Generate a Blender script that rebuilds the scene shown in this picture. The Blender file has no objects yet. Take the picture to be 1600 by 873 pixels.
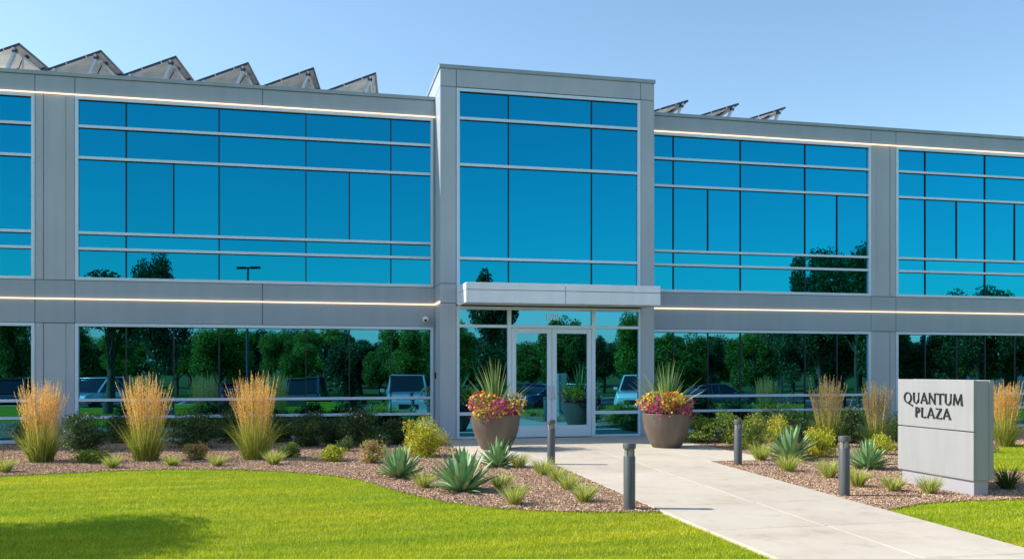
import bpy, bmesh, math, random
import numpy as np
from mathutils import Vector, Matrix

rnd = random.Random(7)
rng = np.random.default_rng(11)
sc = bpy.context.scene
COL = sc.collection
R = math.radians

# ------------------------------------------------------------------ camera model (metres; facade runs along X)
F = 1386.0; TH = R(12.6); CAMZ = 1.5; HY = 577.0
ST, CT = math.sin(TH), math.cos(TH)
YF, YT = 19.77, 18.94            # main facade plane, entrance tower plane

def XF(px, Y):                    # x of a column of the photo on a plane y = Y
    return Y * math.tan(TH + math.atan((px - 800) / F))
def ZF(px, py, Y):
    x = XF(px, Y); d = x * ST + Y * CT
    return CAMZ + (HY - py) * d / F
def G(px, py, z=0.0):             # ground point under a pixel
    d = F * (CAMZ - z) / (py - HY); l = (px - 800) / F * d
    return (l * CT + d * ST, d * CT - l * ST)
def DEPTH(x, y): return x * ST + y * CT
def RV(px, D, plane=YF):          # real place of something the windows show at column px, seen distance D
    l = (px - 800) / F * D
    x, y = l * CT + D * ST, D * CT - l * ST
    return x, 2 * plane - y

# ------------------------------------------------------------------ materials
def newmat(name):
    m = bpy.data.materials.new(name); m.use_nodes = True
    nt = m.node_tree; b = nt.nodes['Principled BSDF']
    return m, nt, b
def plain(name, col, rough=.5, metal=0., noise=.06, scale=6., bump=0., bscale=120., spec=.5, coat=0.):
    m, nt, b = newmat(name)
    b.inputs['Roughness'].default_value = rough; b.inputs['Metallic'].default_value = metal
    b.inputs['Specular IOR Level'].default_value = spec
    b.inputs['Coat Weight'].default_value = coat
    tc = nt.nodes.new('ShaderNodeTexCoord')
    n = nt.nodes.new('ShaderNodeTexNoise'); n.inputs['Scale'].default_value = scale; n.inputs['Detail'].default_value = 5
    nt.links.new(tc.outputs['Object'], n.inputs['Vector'])
    r = nt.nodes.new('ShaderNodeMapRange')
    r.inputs['From Min'].default_value = .3; r.inputs['From Max'].default_value = .7
    r.inputs['To Min'].default_value = 1 - noise; r.inputs['To Max'].default_value = 1 + noise
    nt.links.new(n.outputs['Fac'], r.inputs['Value'])
    mx = nt.nodes.new('ShaderNodeMix'); mx.data_type = 'RGBA'; mx.blend_type = 'MULTIPLY'
    mx.inputs['Factor'].default_value = 1; mx.inputs['A'].default_value = (*col, 1)
    cb = nt.nodes.new('ShaderNodeCombineColor')
    for i in range(3): nt.links.new(r.outputs['Result'], cb.inputs[i])
    nt.links.new(cb.outputs[0], mx.inputs['B'])
    nt.links.new(mx.outputs['Result'], b.inputs['Base Color'])
    if bump:
        n2 = nt.nodes.new('ShaderNodeTexNoise'); n2.inputs['Scale'].default_value = bscale; n2.inputs['Detail'].default_value = 3
        nt.links.new(tc.outputs['Object'], n2.inputs['Vector'])
        bp = nt.nodes.new('ShaderNodeBump'); bp.inputs['Strength'].default_value = bump; bp.inputs['Distance'].default_value = .01
        nt.links.new(n2.outputs['Fac'], bp.inputs['Height']); nt.links.new(bp.outputs['Normal'], b.inputs['Normal'])
    return m
def streaks(m, amt, sx=5., sz=.25):
    nt = m.node_tree; b = nt.nodes['Principled BSDF']; src = b.inputs['Base Color'].links[0].from_socket
    tc = nt.nodes.new('ShaderNodeTexCoord'); mp = nt.nodes.new('ShaderNodeMapping'); mp.inputs['Scale'].default_value = (sx, sx, sz)
    nt.links.new(tc.outputs['Object'], mp.inputs['Vector']); n = nt.nodes.new('ShaderNodeTexNoise'); n.inputs['Scale'].default_value = 1; n.inputs['Detail'].default_value = 6
    nt.links.new(mp.outputs[0], n.inputs['Vector'])
    c = ramp(nt, [(.38, (1 - amt,) * 3), (.6, (1, 1, 1))], n.outputs['Fac'])
    mx = nt.nodes.new('ShaderNodeMix'); mx.data_type = 'RGBA'; mx.blend_type = 'MULTIPLY'; mx.inputs['Factor'].default_value = 1
    nt.links.new(src, mx.inputs['A']); nt.links.new(c, mx.inputs['B']); nt.links.new(mx.outputs['Result'], b.inputs['Base Color'])
def ramp(nt, stops, src):
    r = nt.nodes.new('ShaderNodeValToRGB'); e = r.color_ramp.elements
    while len(e) < len(stops): e.new(.5)
    for i, (p, c) in enumerate(stops): e[i].position = p; e[i].color = (*c, 1)
    nt.links.new(src, r.inputs['Fac']); return r.outputs['Color']
def leafmat(name, stops, rough=.5, trans=.35, world=None, spec=.35):
    """every leaf or blade takes its own tint (random per mesh island)"""
    m, nt, b = newmat(name)
    g = nt.nodes.new('ShaderNodeNewGeometry')
    c = ramp(nt, stops, g.outputs['Random Per Island'])
    if world:
        tc = nt.nodes.new('ShaderNodeTexCoord')
        for (sc_, stretch, lo, hi) in world:
            mp = nt.nodes.new('ShaderNodeMapping'); mp.inputs['Scale'].default_value = stretch
            mp.inputs['Rotation'].default_value = (0, 0, R(-7))
            nt.links.new(tc.outputs['Object'], mp.inputs['Vector'])
            n = nt.nodes.new('ShaderNodeTexNoise'); n.inputs['Scale'].default_value = sc_; n.inputs['Detail'].default_value = 3
            nt.links.new(mp.outputs[0], n.inputs['Vector'])
            r = ramp(nt, [(.35, lo), (.65, hi)], n.outputs['Fac'])
            mx = nt.nodes.new('ShaderNodeMix'); mx.data_type = 'RGBA'; mx.blend_type = 'MULTIPLY'; mx.inputs['Factor'].default_value = 1
            nt.links.new(c, mx.inputs['A']); nt.links.new(r, mx.inputs['B']); c = mx.outputs['Result']
    b.inputs['Roughness'].default_value = rough; b.inputs['Specular IOR Level'].default_value = spec
    nt.links.new(c, b.inputs['Base Color'])
    t = nt.nodes.new('ShaderNodeBsdfTranslucent'); nt.links.new(c, t.inputs['Color'])
    ms = nt.nodes.new('ShaderNodeMixShader'); ms.inputs[0].default_value = trans
    out = nt.nodes['Material Output']
    nt.links.new(b.outputs[0], ms.inputs[1]); nt.links.new(t.outputs[0], ms.inputs[2]); nt.links.new(ms.outputs[0], out.inputs['Surface'])
    return m

M = {}
M['panel'] = plain('blue grey composite panel', (.345, .405, .465), .42, 0, .05, .8, bump=.10, bscale=1.1)
M['pillar'] = plain('blue grey pillar panel', (.43, .475, .535), .42, 0, .05, .8, bump=.10, bscale=1.1)
M['joint'] = plain('dark joint backing', (.05, .055, .06), .8)
M['frame'] = plain('anodised aluminium', (.62, .73, .84), .35, .15, .03, 2)
M['canopy'] = plain('pale canopy metal', (.80, .85, .92), .38, .05, .03, 1.5)
M['cap'] = plain('coping metal', (.31, .38, .43), .4, .1, .04, 1)
M['mull'] = plain('black mullion gasket and shadow strip', (.012, .016, .022), .5)  # vertical mullions, and strips that imitate shadow under the window bars
M['roof'] = plain('roof membrane', (.66, .65, .63), .8)
M['signpanel'] = plain('silver grey sign panel', (.36, .36, .365), .45, .1, .03, 1.2, bump=.02, bscale=300)  # same cladding tone for front and back panels
M['signside'] = plain('sign core metal', (.40, .385, .42), .5, .1, .03, 1.2)
M['letter'] = plain('black metal lettering', (.02, .02, .022), .4)
M['bollard'] = plain('charcoal painted metal', (.095, .098, .104), .42, .1, .05, 5, bump=.03, bscale=400)
M['lens'] = plain('clear louvre lens', (.42, .41, .38), .2, .3)
M['pot'] = plain('brown grey fibrestone', (.145, .108, .085), .6, 0, .09, 7, bump=.15, bscale=160)
M['soil'] = plain('potting soil', (.04, .03, .02), .9, 0, .3, 20)
M['steel'] = plain('brushed steel', (.62, .62, .62), .3, .9)
M['black'] = plain('black plastic', (.015, .015, .017), .4)
M['white'] = plain('white plastic', (.75, .75, .75), .35)
M['galv'] = plain('galvanised strut', (.55, .56, .58), .4, .5, .08, 20)
M['pvframe'] = plain('dark panel frame', (.035, .045, .065), .35, .3)
M['pvback'] = plain('grey panel backsheet', (.90, .84, .74), .6, 0, .22, 2.2)
M['pvcell'] = plain('solar cells', (.01, .015, .04), .12, .2)
M['tyre'] = plain('tyre rubber', (.02, .02, .02), .8)
M['carglass'] = plain('car glass', (.015, .02, .025), .05)
M['trunk'] = plain('tree bark', (.09, .07, .05), .9, 0, .3, 8, bump=.6, bscale=20)
M['stone'] = plain('pale stone', (.4, .38, .35), .8, 0, .2, 9, bump=.4, bscale=30)
M['asphalt'] = plain('asphalt', (.055, .057, .06), .9, 0, .15, 1.5, bump=.3, bscale=90)
M['paint'] = plain('white road paint', (.7, .7, .68), .7)
M['shed'] = plain('beige rendered wall', (.42, .40, .36), .8)

streaks(M['panel'], .05); streaks(M['pillar'], .05); streaks(M['canopy'], .07); streaks(M['cap'], .1); streaks(M['signpanel'], .07, 7, 1.2); streaks(M['pot'], .18, 6, 1.5); streaks(M['bollard'], .12, 30, 3)
def glassmat(name, tint):
    m, nt, b = newmat(name)
    b.inputs['Metallic'].default_value = 1
    ge = nt.nodes.new('ShaderNodeNewGeometry')
    nt.links.new(ramp(nt, [(0, tuple(c * .95 for c in tint)), (1, tuple(c * 1.03 for c in tint))], ge.outputs['Random Per Island']), b.inputs['Base Color'])
    b.inputs['Roughness'].default_value = .0; b.inputs['Specular Tint'].default_value = (.6, .75, .85, 1)
    tc = nt.nodes.new('ShaderNodeTexCoord')
    n = nt.nodes.new('ShaderNodeTexNoise'); n.inputs['Scale'].default_value = .9; n.inputs['Detail'].default_value = 1
    nt.links.new(tc.outputs['Object'], n.inputs['Vector'])
    bp = nt.nodes.new('ShaderNodeBump'); bp.inputs['Strength'].default_value = .10; bp.inputs['Distance'].default_value = .01
    nt.links.new(n.outputs['Fac'], bp.inputs['Height']); nt.links.new(bp.outputs['Normal'], b.inputs['Normal'])
    return m
M['glass'] = glassmat('blue mirror glass', (.004, .265, .405))
M['glassL'] = glassmat('teal mirror glass', (.06, .31, .47))

def emit(name, col, s):
    m, nt, b = newmat(name)
    b.inputs['Base Color'].default_value = (*col, 1)
    b.inputs['Emission Color'].default_value = (*col, 1); b.inputs['Emission Strength'].default_value = s
    return m
M['led'] = emit('warm light strip', (1, .60, .38), 1.35)

def concrete():
    m, nt, b = newmat('pale broom finished concrete')
    tc = nt.nodes.new('ShaderNodeTexCoord')
    n = nt.nodes.new('ShaderNodeTexNoise'); n.inputs['Scale'].default_value = .9; n.inputs['Detail'].default_value = 8; n.inputs['Roughness'].default_value = .65
    nt.links.new(tc.outputs['Object'], n.inputs['Vector'])
    c = ramp(nt, [(.3, (.49, .415, .325)), (.5, (.57, .495, .40)), (.72, (.61, .545, .455))], n.outputs['Fac'])
    g = nt.nodes.new('ShaderNodeNewGeometry')
    n3 = nt.nodes.new('ShaderNodeTexNoise'); n3.inputs['Scale'].default_value = 3.2; n3.inputs['Detail'].default_value = 9; n3.inputs['Roughness'].default_value = .7
    nt.links.new(tc.outputs['Object'], n3.inputs['Vector'])
    c3 = ramp(nt, [(.30, (.80, .78, .75)), (.46, (1, 1, 1))], n3.outputs['Fac'])
    n4 = nt.nodes.new('ShaderNodeTexNoise'); n4.inputs['Scale'].default_value = 130; n4.inputs['Detail'].default_value = 2
    nt.links.new(tc.outputs['Object'], n4.inputs['Vector'])
    c4 = ramp(nt, [(.3, (.88, .87, .86)), (.7, (1.06, 1.06, 1.06))], n4.outputs['Fac'])
    for cc in (c3, c4):
        m3 = nt.nodes.new('ShaderNodeMix'); m3.data_type = 'RGBA'; m3.blend_type = 'MULTIPLY'; m3.inputs['Factor'].default_value = 1
        nt.links.new(c, m3.inputs['A']); nt.links.new(cc, m3.inputs['B']); c = m3.outputs['Result']
    r = ramp(nt, [(0, (.90, .895, .89)), (1, (1.03, 1.02, 1.0))], g.outputs['Random Per Island'])
    mx = nt.nodes.new('ShaderNodeMix'); mx.data_type = 'RGBA'; mx.blend_type = 'MULTIPLY'; mx.inputs['Factor'].default_value = 1
    nt.links.new(c, mx.inputs['A']); nt.links.new(r, mx.inputs['B'])
    mp = nt.nodes.new('ShaderNodeMapping'); mp.inputs['Scale'].default_value = (3, 160, 3)
    nt.links.new(tc.outputs['Object'], mp.inputs['Vector'])
    n2 = nt.nodes.new('ShaderNodeTexNoise'); n2.inputs['Scale'].default_value = 1; n2.inputs['Detail'].default_value = 4
    nt.links.new(mp.outputs[0], n2.inputs['Vector'])
    bp = nt.nodes.new('ShaderNodeBump'); bp.inputs['Strength'].default_value = .25; bp.inputs['Distance'].default_value = .004
    nt.links.new(n2.outputs['Fac'], bp.inputs['Height']); nt.links.new(bp.outputs['Normal'], b.inputs['Normal'])
    nt.links.new(mx.outputs['Result'], b.inputs['Base Color']); b.inputs['Roughness'].default_value = .85
    return m
M['concrete'] = concrete()

def groundmat(name, stops, scale, bump, bscale):
    m, nt, b = newmat(name)
    tc = nt.nodes.new('ShaderNodeTexCoord')
    n = nt.nodes.new('ShaderNodeTexNoise'); n.inputs['Scale'].default_value = scale; n.inputs['Detail'].default_value = 10; n.inputs['Roughness'].default_value = .75
    nt.links.new(tc.outputs['Object'], n.inputs['Vector'])
    c = ramp(nt, stops, n.outputs['Fac'])
    nt.links.new(c, b.inputs['Base Color']); b.inputs['Roughness'].default_value = .95; b.inputs['Specular IOR Level'].default_value = .1
    n2 = nt.nodes.new('ShaderNodeTexVoronoi'); n2.inputs['Scale'].default_value = bscale
    nt.links.new(tc.outputs['Object'], n2.inputs['Vector'])
    bp = nt.nodes.new('ShaderNodeBump'); bp.inputs['Strength'].default_value = bump; bp.inputs['Distance'].default_value = .02
    nt.links.new(n2.outputs['Distance'], bp.inputs['Height']); nt.links.new(bp.outputs['Normal'], b.inputs['Normal'])
    return m
M['turf'] = groundmat('turf soil', [(.3, (.15, .20, .008)), (.7, (.26, .31, .014))], 1.4, .5, 60)
M['field'] = groundmat('rough grass field', [(.3, (.05, .085, .018)), (.7, (.10, .13, .03))], .6, .5, 30)
M['mulch'] = groundmat('bark mulch bed', [(.3, (.26, .16, .10)), (.7, (.46, .30, .20))], 9, 1., 45)
M['chip'] = leafmat('bark chips', [(0, (.16, .090, .055)), (.25, (.42, .26, .165)), (.75, (.64, .43, .29)), (1, (.82, .62, .46))], .9, 0)
M['blade'] = leafmat('lawn blades', [(0, (.27, .38, .010)), (.4, (.52, .56, .016)), (.88, (.76, .72, .035)), (1, (.84, .74, .20))], .5, .42,
    world=[(.8, (.35, 3.4, 1), (.68, .82, .9), (1.10, 1.04, 1)), (.3, (1, 1, 1), (.80, .95, .9), (1.06, 1.02, 1.2)), (5, (1, 1, 1), (.88, .9, .9), (1.08, 1.05, 1))], spec=.25)
M['tuft'] = leafmat('yellow green grass blades', [(0, (.22, .30, .03)), (.5, (.42, .50, .06)), (.7, (.62, .64, .15)), (1, (.84, .74, .40))], .5, .35)
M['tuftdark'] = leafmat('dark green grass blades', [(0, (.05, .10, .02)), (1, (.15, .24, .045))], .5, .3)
M['reedleaf'] = leafmat('reed grass leaves', [(0, (.14, .20, .02)), (.5, (.30, .37, .04)), (.85, (.50, .50, .10)), (1, (.66, .54, .22))], .5, .35)
M['plume'] = leafmat('reed grass plumes', [(0, (.62, .34, .07)), (.5, (.86, .54, .16)), (1, (.96, .74, .36))], .7, .45)
M['stalk'] = leafmat('reed grass stalks', [(0, (.42, .40, .06)), (.6, (.66, .54, .12)), (1, (.80, .62, .22))], .5, .3)
M['plume_shade_dry'] = leafmat('shade darkened plumes and dry blades', [(0, (.24, .18, .08)), (.5, (.42, .32, .14)), (1, (.62, .50, .25))], .7, .4)  # darker copy of the plume colour imitating shade; also colours dry blades
M['shrub'] = leafmat('dark shrub leaves', [(0, (.03, .065, .018)), (.6, (.065, .125, .03)), (1, (.13, .20, .05))], .42, .25)
M['shrublight'] = leafmat('mid green shrub leaves', [(0, (.09, .16, .025)), (.6, (.20, .30, .04)), (1, (.38, .46, .09))], .5, .35)
M['pinkleaf'] = leafmat('pink tipped leaves', [(0, (.20, .26, .045)), (.5, (.36, .42, .07)), (.62, (.62, .30, .16)), (1, (.78, .42, .28))], .5, .35)
M['limeleaf'] = leafmat('lime shrub leaves', [(0, (.28, .34, .02)), (.6, (.52, .54, .04)), (1, (.75, .70, .08))], .5, .4)
M['agave'] = plain('pale green agave leaf', (.23, .38, .16), .45, 0, .22, 5, spec=.4)
M['yucca'] = leafmat('sword leaves', [(0, (.11, .21, .06)), (.5, (.25, .37, .10)), (1, (.52, .58, .20))], .4, .3)
M['treeA'] = leafmat('tree leaves mid green', [(0, (.05, .11, .016)), (.6, (.13, .23, .032)), (1, (.27, .38, .05))], .4, .4)
M['treeB'] = leafmat('tree leaves dark', [(0, (.022, .055, .018)), (.6, (.055, .11, .03)), (1, (.15, .22, .08))], .35, .25)
M['treeC'] = leafmat('tree leaves bright', [(0, (.08, .16, .016)), (.6, (.19, .31, .034)), (1, (.36, .48, .06))], .45, .42)
def petal(n, a, b_): return leafmat(n, [(0, a), (1, b_)], .5, .35)
M['f_mag'] = petal('magenta petals', (.50, .004, .17), (.78, .03, .34))
M['f_red'] = petal('red petals', (.45, .012, .04), (.70, .05, .10))
M['f_yel'] = petal('yellow petals', (.76, .46, .02), (.90, .66, .06))
M['f_org'] = petal('orange petals', (.80, .22, .02), (.90, .36, .06))
M['f_pnk'] = petal('salmon petals', (.72, .20, .22), (.85, .38, .34))

# ------------------------------------------------------------------ mesh helpers
class MB:
    def __init__(s): s.v = []; s.f = []; s.m = []
    def face(s, vs, mi=0):
        n = len(s.v); s.v += [tuple(v) for v in vs]; s.f.append(tuple(range(n, n + len(vs)))); s.m.append(mi)
    def box(s, x0, x1, y0, y1, z0, z1, mi=0):
        n = len(s.v)
        s.v += [(x0,y0,z0),(x1,y0,z0),(x1,y1,z0),(x0,y1,z0),(x0,y0,z1),(x1,y0,z1),(x1,y1,z1),(x0,y1,z1)]
        for q in ((0,3,2,1),(4,5,6,7),(0,1,5,4),(1,2,6,5),(2,3,7,6),(3,0,4,7)):
            s.f.append(tuple(n + i for i in q)); s.m.append(mi)
    def beam(s, a, b, w, h, up=(0, 0, 1), mi=0):
        a, b = Vector(a), Vector(b); d = (b - a).normalized(); u = Vector(up)
        sd = d.cross(u)
        if sd.length < 1e-4: sd = d.cross(Vector((1, 0, 0)))
        sd.normalize(); uu = sd.cross(d).normalized(); n = len(s.v)
        for p in (a, b):
            for (i, j) in ((-1,-1),(1,-1),(1,1),(-1,1)): s.v.append(tuple(p + sd * i * w / 2 + uu * j * h / 2))
        for q in ((0,3,2,1),(4,5,6,7),(0,1,5,4),(1,2,6,5),(2,3,7,6),(3,0,4,7)):
            s.f.append(tuple(n + i for i in q)); s.m.append(mi)
    def prism(s, pts, z0, z1, mi=0, top=True, bottom=True):     # pts ccw in xy
        n = len(s.v); k = len(pts)
        s.v += [(p[0], p[1], z0) for p in pts] + [(p[0], p[1], z1) for p in pts]
        if top: s.f.append(tuple(range(n + k, n + 2 * k))); s.m.append(mi)
        if bottom: s.f.append(tuple(reversed(range(n, n + k)))); s.m.append(mi)
        for i in range(k):
            j = (i + 1) % k; s.f.append((n + i, n + j, n + k + j, n + k + i)); s.m.append(mi)
    def lathe(s, prof, seg=32, cx=0, cy=0, mi=0, cap=True):
        n = len(s.v)
        for (r, z) in prof:
            for i in range(seg):
                a = 2 * math.pi * i / seg; s.v.append((cx + r * math.cos(a), cy + r * math.sin(a), z))
        for k in range(len(prof) - 1):
            for i in range(seg):
                j = (i + 1) % seg
                s.f.append((n + k*seg + i, n + k*seg + j, n + (k+1)*seg + j, n + (k+1)*seg + i)); s.m.append(mi)
        if cap:
            s.f.append(tuple(n + i for i in reversed(range(seg)))); s.m.append(mi)
            b = n + (len(prof) - 1) * seg; s.f.append(tuple(b + i for i in range(seg))); s.m.append(mi)
    def tube(s, pts, rad, seg=8, mi=0):
        n = len(s.v); pts = [Vector(p) for p in pts]
        for k, p in enumerate(pts):
            d = (pts[min(k+1, len(pts)-1)] - pts[max(k-1, 0)]).normalized()
            a = d.cross(Vector((.3, 1, .1))).normalized(); b = d.cross(a)
            for i in range(seg):
                t = 2 * math.pi * i / seg; s.v.append(tuple(p + (a * math.cos(t) + b * math.sin(t)) * rad[k]))
        for k in range(len(pts) - 1):
            for i in range(seg):
                j = (i + 1) % seg; s.f.append((n+k*seg+i, n+k*seg+j, n+(k+1)*seg+j, n+(k+1)*seg+i)); s.m.append(mi)
        s.f.append(tuple(n + i for i in reversed(range(seg)))); s.m.append(mi)
        b = n + (len(pts)-1)*seg; s.f.append(tuple(b + i for i in range(seg))); s.m.append(mi)
    def build(s, name, mats, parent=None, bevel=0., smooth=False, loc=None):
        me = bpy.data.meshes.new(name); me.from_pydata(s.v, [], s.f)
        mats = mats if isinstance(mats, (list, tuple)) else [mats]
        for m in mats: me.materials.append(M[m])
        me.polygons.foreach_set('material_index', s.m)
        bm = bmesh.new(); bm.from_mesh(me); bmesh.ops.recalc_face_normals(bm, faces=bm.faces); bm.to_mesh(me); bm.free()
        if smooth:
            me.polygons.foreach_set('use_smooth', [True] * len(me.polygons))
            me.set_sharp_from_angle(angle=R(38))
        o = link(name, me, parent, loc)
        if bevel:
            b = o.modifiers.new('bevel', 'BEVEL'); b.width = bevel; b.segments = 2; b.limit_method = 'ANGLE'
        return o
def link(name, me, parent=None, loc=None):
    o = bpy.data.objects.new(name, me); COL.objects.link(o)
    if parent: o.parent = parent
    if loc: o.location = loc
    return o
def tag(o, label=None, cat=None, group=None, kind=None):
    if label: o['label'] = label
    if cat: o['category'] = cat
    if group: o['group'] = group
    if kind: o['kind'] = kind
    return o
def thing(name, label, cat, loc=(0,0,0), rz=0, group=None):
    o = bpy.data.objects.new(name, None); COL.objects.link(o)
    o.location = loc; o.rotation_euler = (0, 0, rz); o.empty_display_size = .1
    return tag(o, label, cat, group)
def copy_tree(o, parent=None):
    c = o.copy(); COL.objects.link(c); c.parent = parent
    for ch in list(o.children): copy_tree(ch, c)
    return c
def npmesh(name, V, nper, mats, mi=None, smooth=False):
    """V (n*k,3) already ordered, every face takes nper consecutive vertices"""
    me = bpy.data.meshes.new(name); nf = len(V) // nper
    me.vertices.add(len(V)); me.vertices.foreach_set('co', np.ascontiguousarray(V, dtype=np.float32).ravel())
    me.loops.add(nf * nper); me.loops.foreach_set('vertex_index', np.arange(nf * nper, dtype=np.int32))
    me.polygons.add(nf); me.polygons.foreach_set('loop_start', np.arange(0, nf * nper, nper, dtype=np.int32))
    for m in mats: me.materials.append(M[m])
    if mi is not None: me.polygons.foreach_set('material_index', np.asarray(mi, dtype=np.int32))
    me.update(calc_edges=True); me.validate(); return me
def idxmesh(name, V, Fc, mats, mi=None, smooth=False):
    me = bpy.data.meshes.new(name); nf, k = Fc.shape
    me.vertices.add(len(V)); me.vertices.foreach_set('co', np.ascontiguousarray(V, dtype=np.float32).ravel())
    me.loops.add(nf * k); me.loops.foreach_set('vertex_index', Fc.astype(np.int32).ravel())
    me.polygons.add(nf); me.polygons.foreach_set('loop_start', np.arange(0, nf * k, k, dtype=np.int32))
    for m in mats: me.materials.append(M[m])
    if mi is not None: me.polygons.foreach_set('material_index', np.asarray(mi, dtype=np.int32))
    if smooth: me.polygons.foreach_set('use_smooth', np.ones(nf, dtype=bool))
    me.update(calc_edges=True); return me
def unit(n):
    v = rng.normal(size=(n, 3)); return v / np.linalg.norm(v, axis=1)[:, None]
def leaves(C, L, W, up=0., out=None):
    """diamond leaf at each centre"""
    n = len(C); a = unit(n); a[:, 2] += up
    if out is not None: a += out
    a /= np.linalg.norm(a, axis=1)[:, None]
    b = np.cross(a, unit(n)); b /= np.linalg.norm(b, axis=1)[:, None]
    nn = np.cross(a, b)
    L = (L * rng.uniform(.7, 1.25, n))[:, None]; W = (W * rng.uniform(.7, 1.25, n))[:, None]
    V = np.stack([C - a*L/2, C + b*W/2 + nn*W*.12 + a*L*.05, C + a*L/2, C - b*W/2 + nn*W*.12 + a*L*.05], 1)
    return V.reshape(-1, 3)
def blades(P, az, lean, H, W, segs=4, curve=1., droop=0., tip=.08):
    """ribbons: P base (n,3), az azimuth of lean, lean angle from vertical, H length"""
    n = len(P); k = segs + 1
    t = np.linspace(0, 1, k)[None, :]
    ang = lean[:, None] + curve * t * (.35 + droop)[:, None] if isinstance(droop, np.ndarray) else lean[:, None] + curve * t * .35
    st = H[:, None] / segs
    rr = np.concatenate([np.zeros((n, 1)), np.cumsum(np.sin(ang[:, :-1]) * st, 1)], 1)
    zz = np.concatenate([np.zeros((n, 1)), np.cumsum(np.cos(ang[:, :-1]) * st, 1)], 1)
    dx, dy = np.cos(az)[:, None], np.sin(az)[:, None]
    X = P[:, :1] + rr * dx; Y = P[:, 1:2] + rr * dy; Z = P[:, 2:3] + zz
    tw = rng.uniform(0, 6.28, n)[:, None]
    w = W[:, None] * np.clip(1 - t ** 1.8, tip, 1) / 2
    sx, sy = np.cos(tw) * w, np.sin(tw) * w
    A = np.stack([X - sx, Y - sy, Z], 2); B = np.stack([X + sx, Y + sy, Z], 2)
    V = np.stack([A, B], 2).reshape(-1, 3)
    base = (np.arange(n) * 2 * k)[:, None, None]
    s = (np.arange(segs) * 2)[None, :, None]
    Fc = (base + s + np.array([0, 1, 3, 2])[None, None, :]).reshape(-1, 4)
    return V, Fc
def inpoly(P, poly):
    x, y = P[:, 0], P[:, 1]; c = np.zeros(len(P), bool); n = len(poly)
    for i in range(n):
        x1, y1 = poly[i]; x2, y2 = poly[(i + 1) % n]
        if y1 == y2: continue
        k = ((y1 > y) != (y2 > y)) & (x < (x2 - x1) * (y - y1) / (y2 - y1) + x1); c ^= k
    return c
def smoothpoly(pts, it=2):
    for _ in range(it):
        q = []
        for i in range(len(pts) - 1):
            a, b = pts[i], pts[i + 1]
            q += [(a[0]*.75 + b[0]*.25, a[1]*.75 + b[1]*.25), (a[0]*.25 + b[0]*.75, a[1]*.25 + b[1]*.75)]
        pts = [pts[0]] + q + [pts[-1]]
    return pts

# ------------------------------------------------------------------ ground
ZG, ZM = -.03, -.018
def hg(y):
    t = min(1, max(0, (5.6 - y) / 8.2)); t = t ** 1.15; return -.55 * t
g = MB()
ys = [-500, -120, -40, -12, -5] + [-2.6 + .5 * i for i in range(0, 17)] + [6, 12, 20, 60, 500]
xs = [-500, -60, -20, 0, 20, 60, 500]
for i in range(len(ys) - 1):
    for j in range(len(xs) - 1):
        a, b = hg(ys[i]) + ZG, hg(ys[i + 1]) + ZG
        g.face([(xs[j], ys[i], a), (xs[j+1], ys[i], a), (xs[j+1], ys[i+1], b), (xs[j], ys[i+1], b)], 1 if ys[i] < -12.5 else 0)
tag(g.build('lawn_ground', ['turf', 'field']), kind='structure')

PL = [(3.74, 13.5), (3.61, 8.83), (3.60, 6.38)]        # left edge of the path
PR = [(6.36, 13.5), (6.05, 9.3), (5.86, 6.36)]
def pedge(P, y):
    if y >= P[1][1]: a, b = P[0], P[1]
    else: a, b = P[1], P[2]
    t = (y - b[1]) / (a[1] - b[1]); return b[0] + t * (a[0] - b[0])
pa = MB()
def slab(q, z1=0., th=.1):
    zs = [hg(p[1]) for p in q]; n = len(pa.v)
    e = .0028
    cx = sum(p[0] for p in q)/4; cy = sum(p[1] for p in q)/4
    qq = [(p[0] + math.copysign(e, cx - p[0]), p[1] + math.copysign(e, cy - p[1])) for p in q]
    pa.v += [(p[0], p[1], z - th) for p, z in zip(qq, zs)] + [(p[0], p[1], z + z1) for p, z in zip(qq, zs)]
    for f in ((0,3,2,1),(4,5,6,7),(0,1,5,4),(1,2,6,5),(2,3,7,6),(3,0,4,7)): pa.f.append(tuple(n+i for i in f)); pa.m.append(0)
rows = [13.5, 12.25, 10.73, 9.21, 7.69, 6.17] + [6.17 - 1.52 * i for i in range(1, 6)]
for i in range(len(rows) - 1):
    y1, y0 = rows[i], rows[i+1]
    L0, L1, R0, R1 = pedge(PL, y0), pedge(PL, y1), pedge(PR, y0), pedge(PR, y1)
    c0, c1 = (L0 + R0) / 2 + .02, (L1 + R1) / 2 + .05
    slab([(L0, y0), (c0, y0), (c1, y1), (L1, y1)]); slab([(c0, y0), (R0, y0), (R1, y1), (c1, y1)])
ax = [2.66, 3.74, 5.1, 6.36, 7.53]; ay = [13.5, 15.3, 17.1, 18.9]
for i in range(4):
    for j in range(3): slab([(ax[i], ay[j]), (ax[i+1], ay[j]), (ax[i+1], ay[j+1]), (ax[i], ay[j+1])])
tag(pa.build('path', 'concrete', bevel=.006), kind='structure')
# pavement and parking area behind the camera (seen in the windows)
pk = MB(); pk.box(-60, 90, -21, -2.8, -.7, -.576); tag(pk.build('road', 'asphalt'), kind='structure')
kb = MB(); kb.box(-60, 90, -2.8, -2.65, -.7, -.46); kb.box(-60, 90, -21.15, -21, -.7, -.46); tag(kb.build('kerb', 'concrete', bevel=.01), kind='structure')
pm = MB()
for i in range(34):
    pm.box(-38 + i * 2.9, -37.9 + i * 2.9, -7.9, -2.95, -.576, -.572)
tag(pm.build('road_markings', 'paint'), kind='structure')

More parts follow.
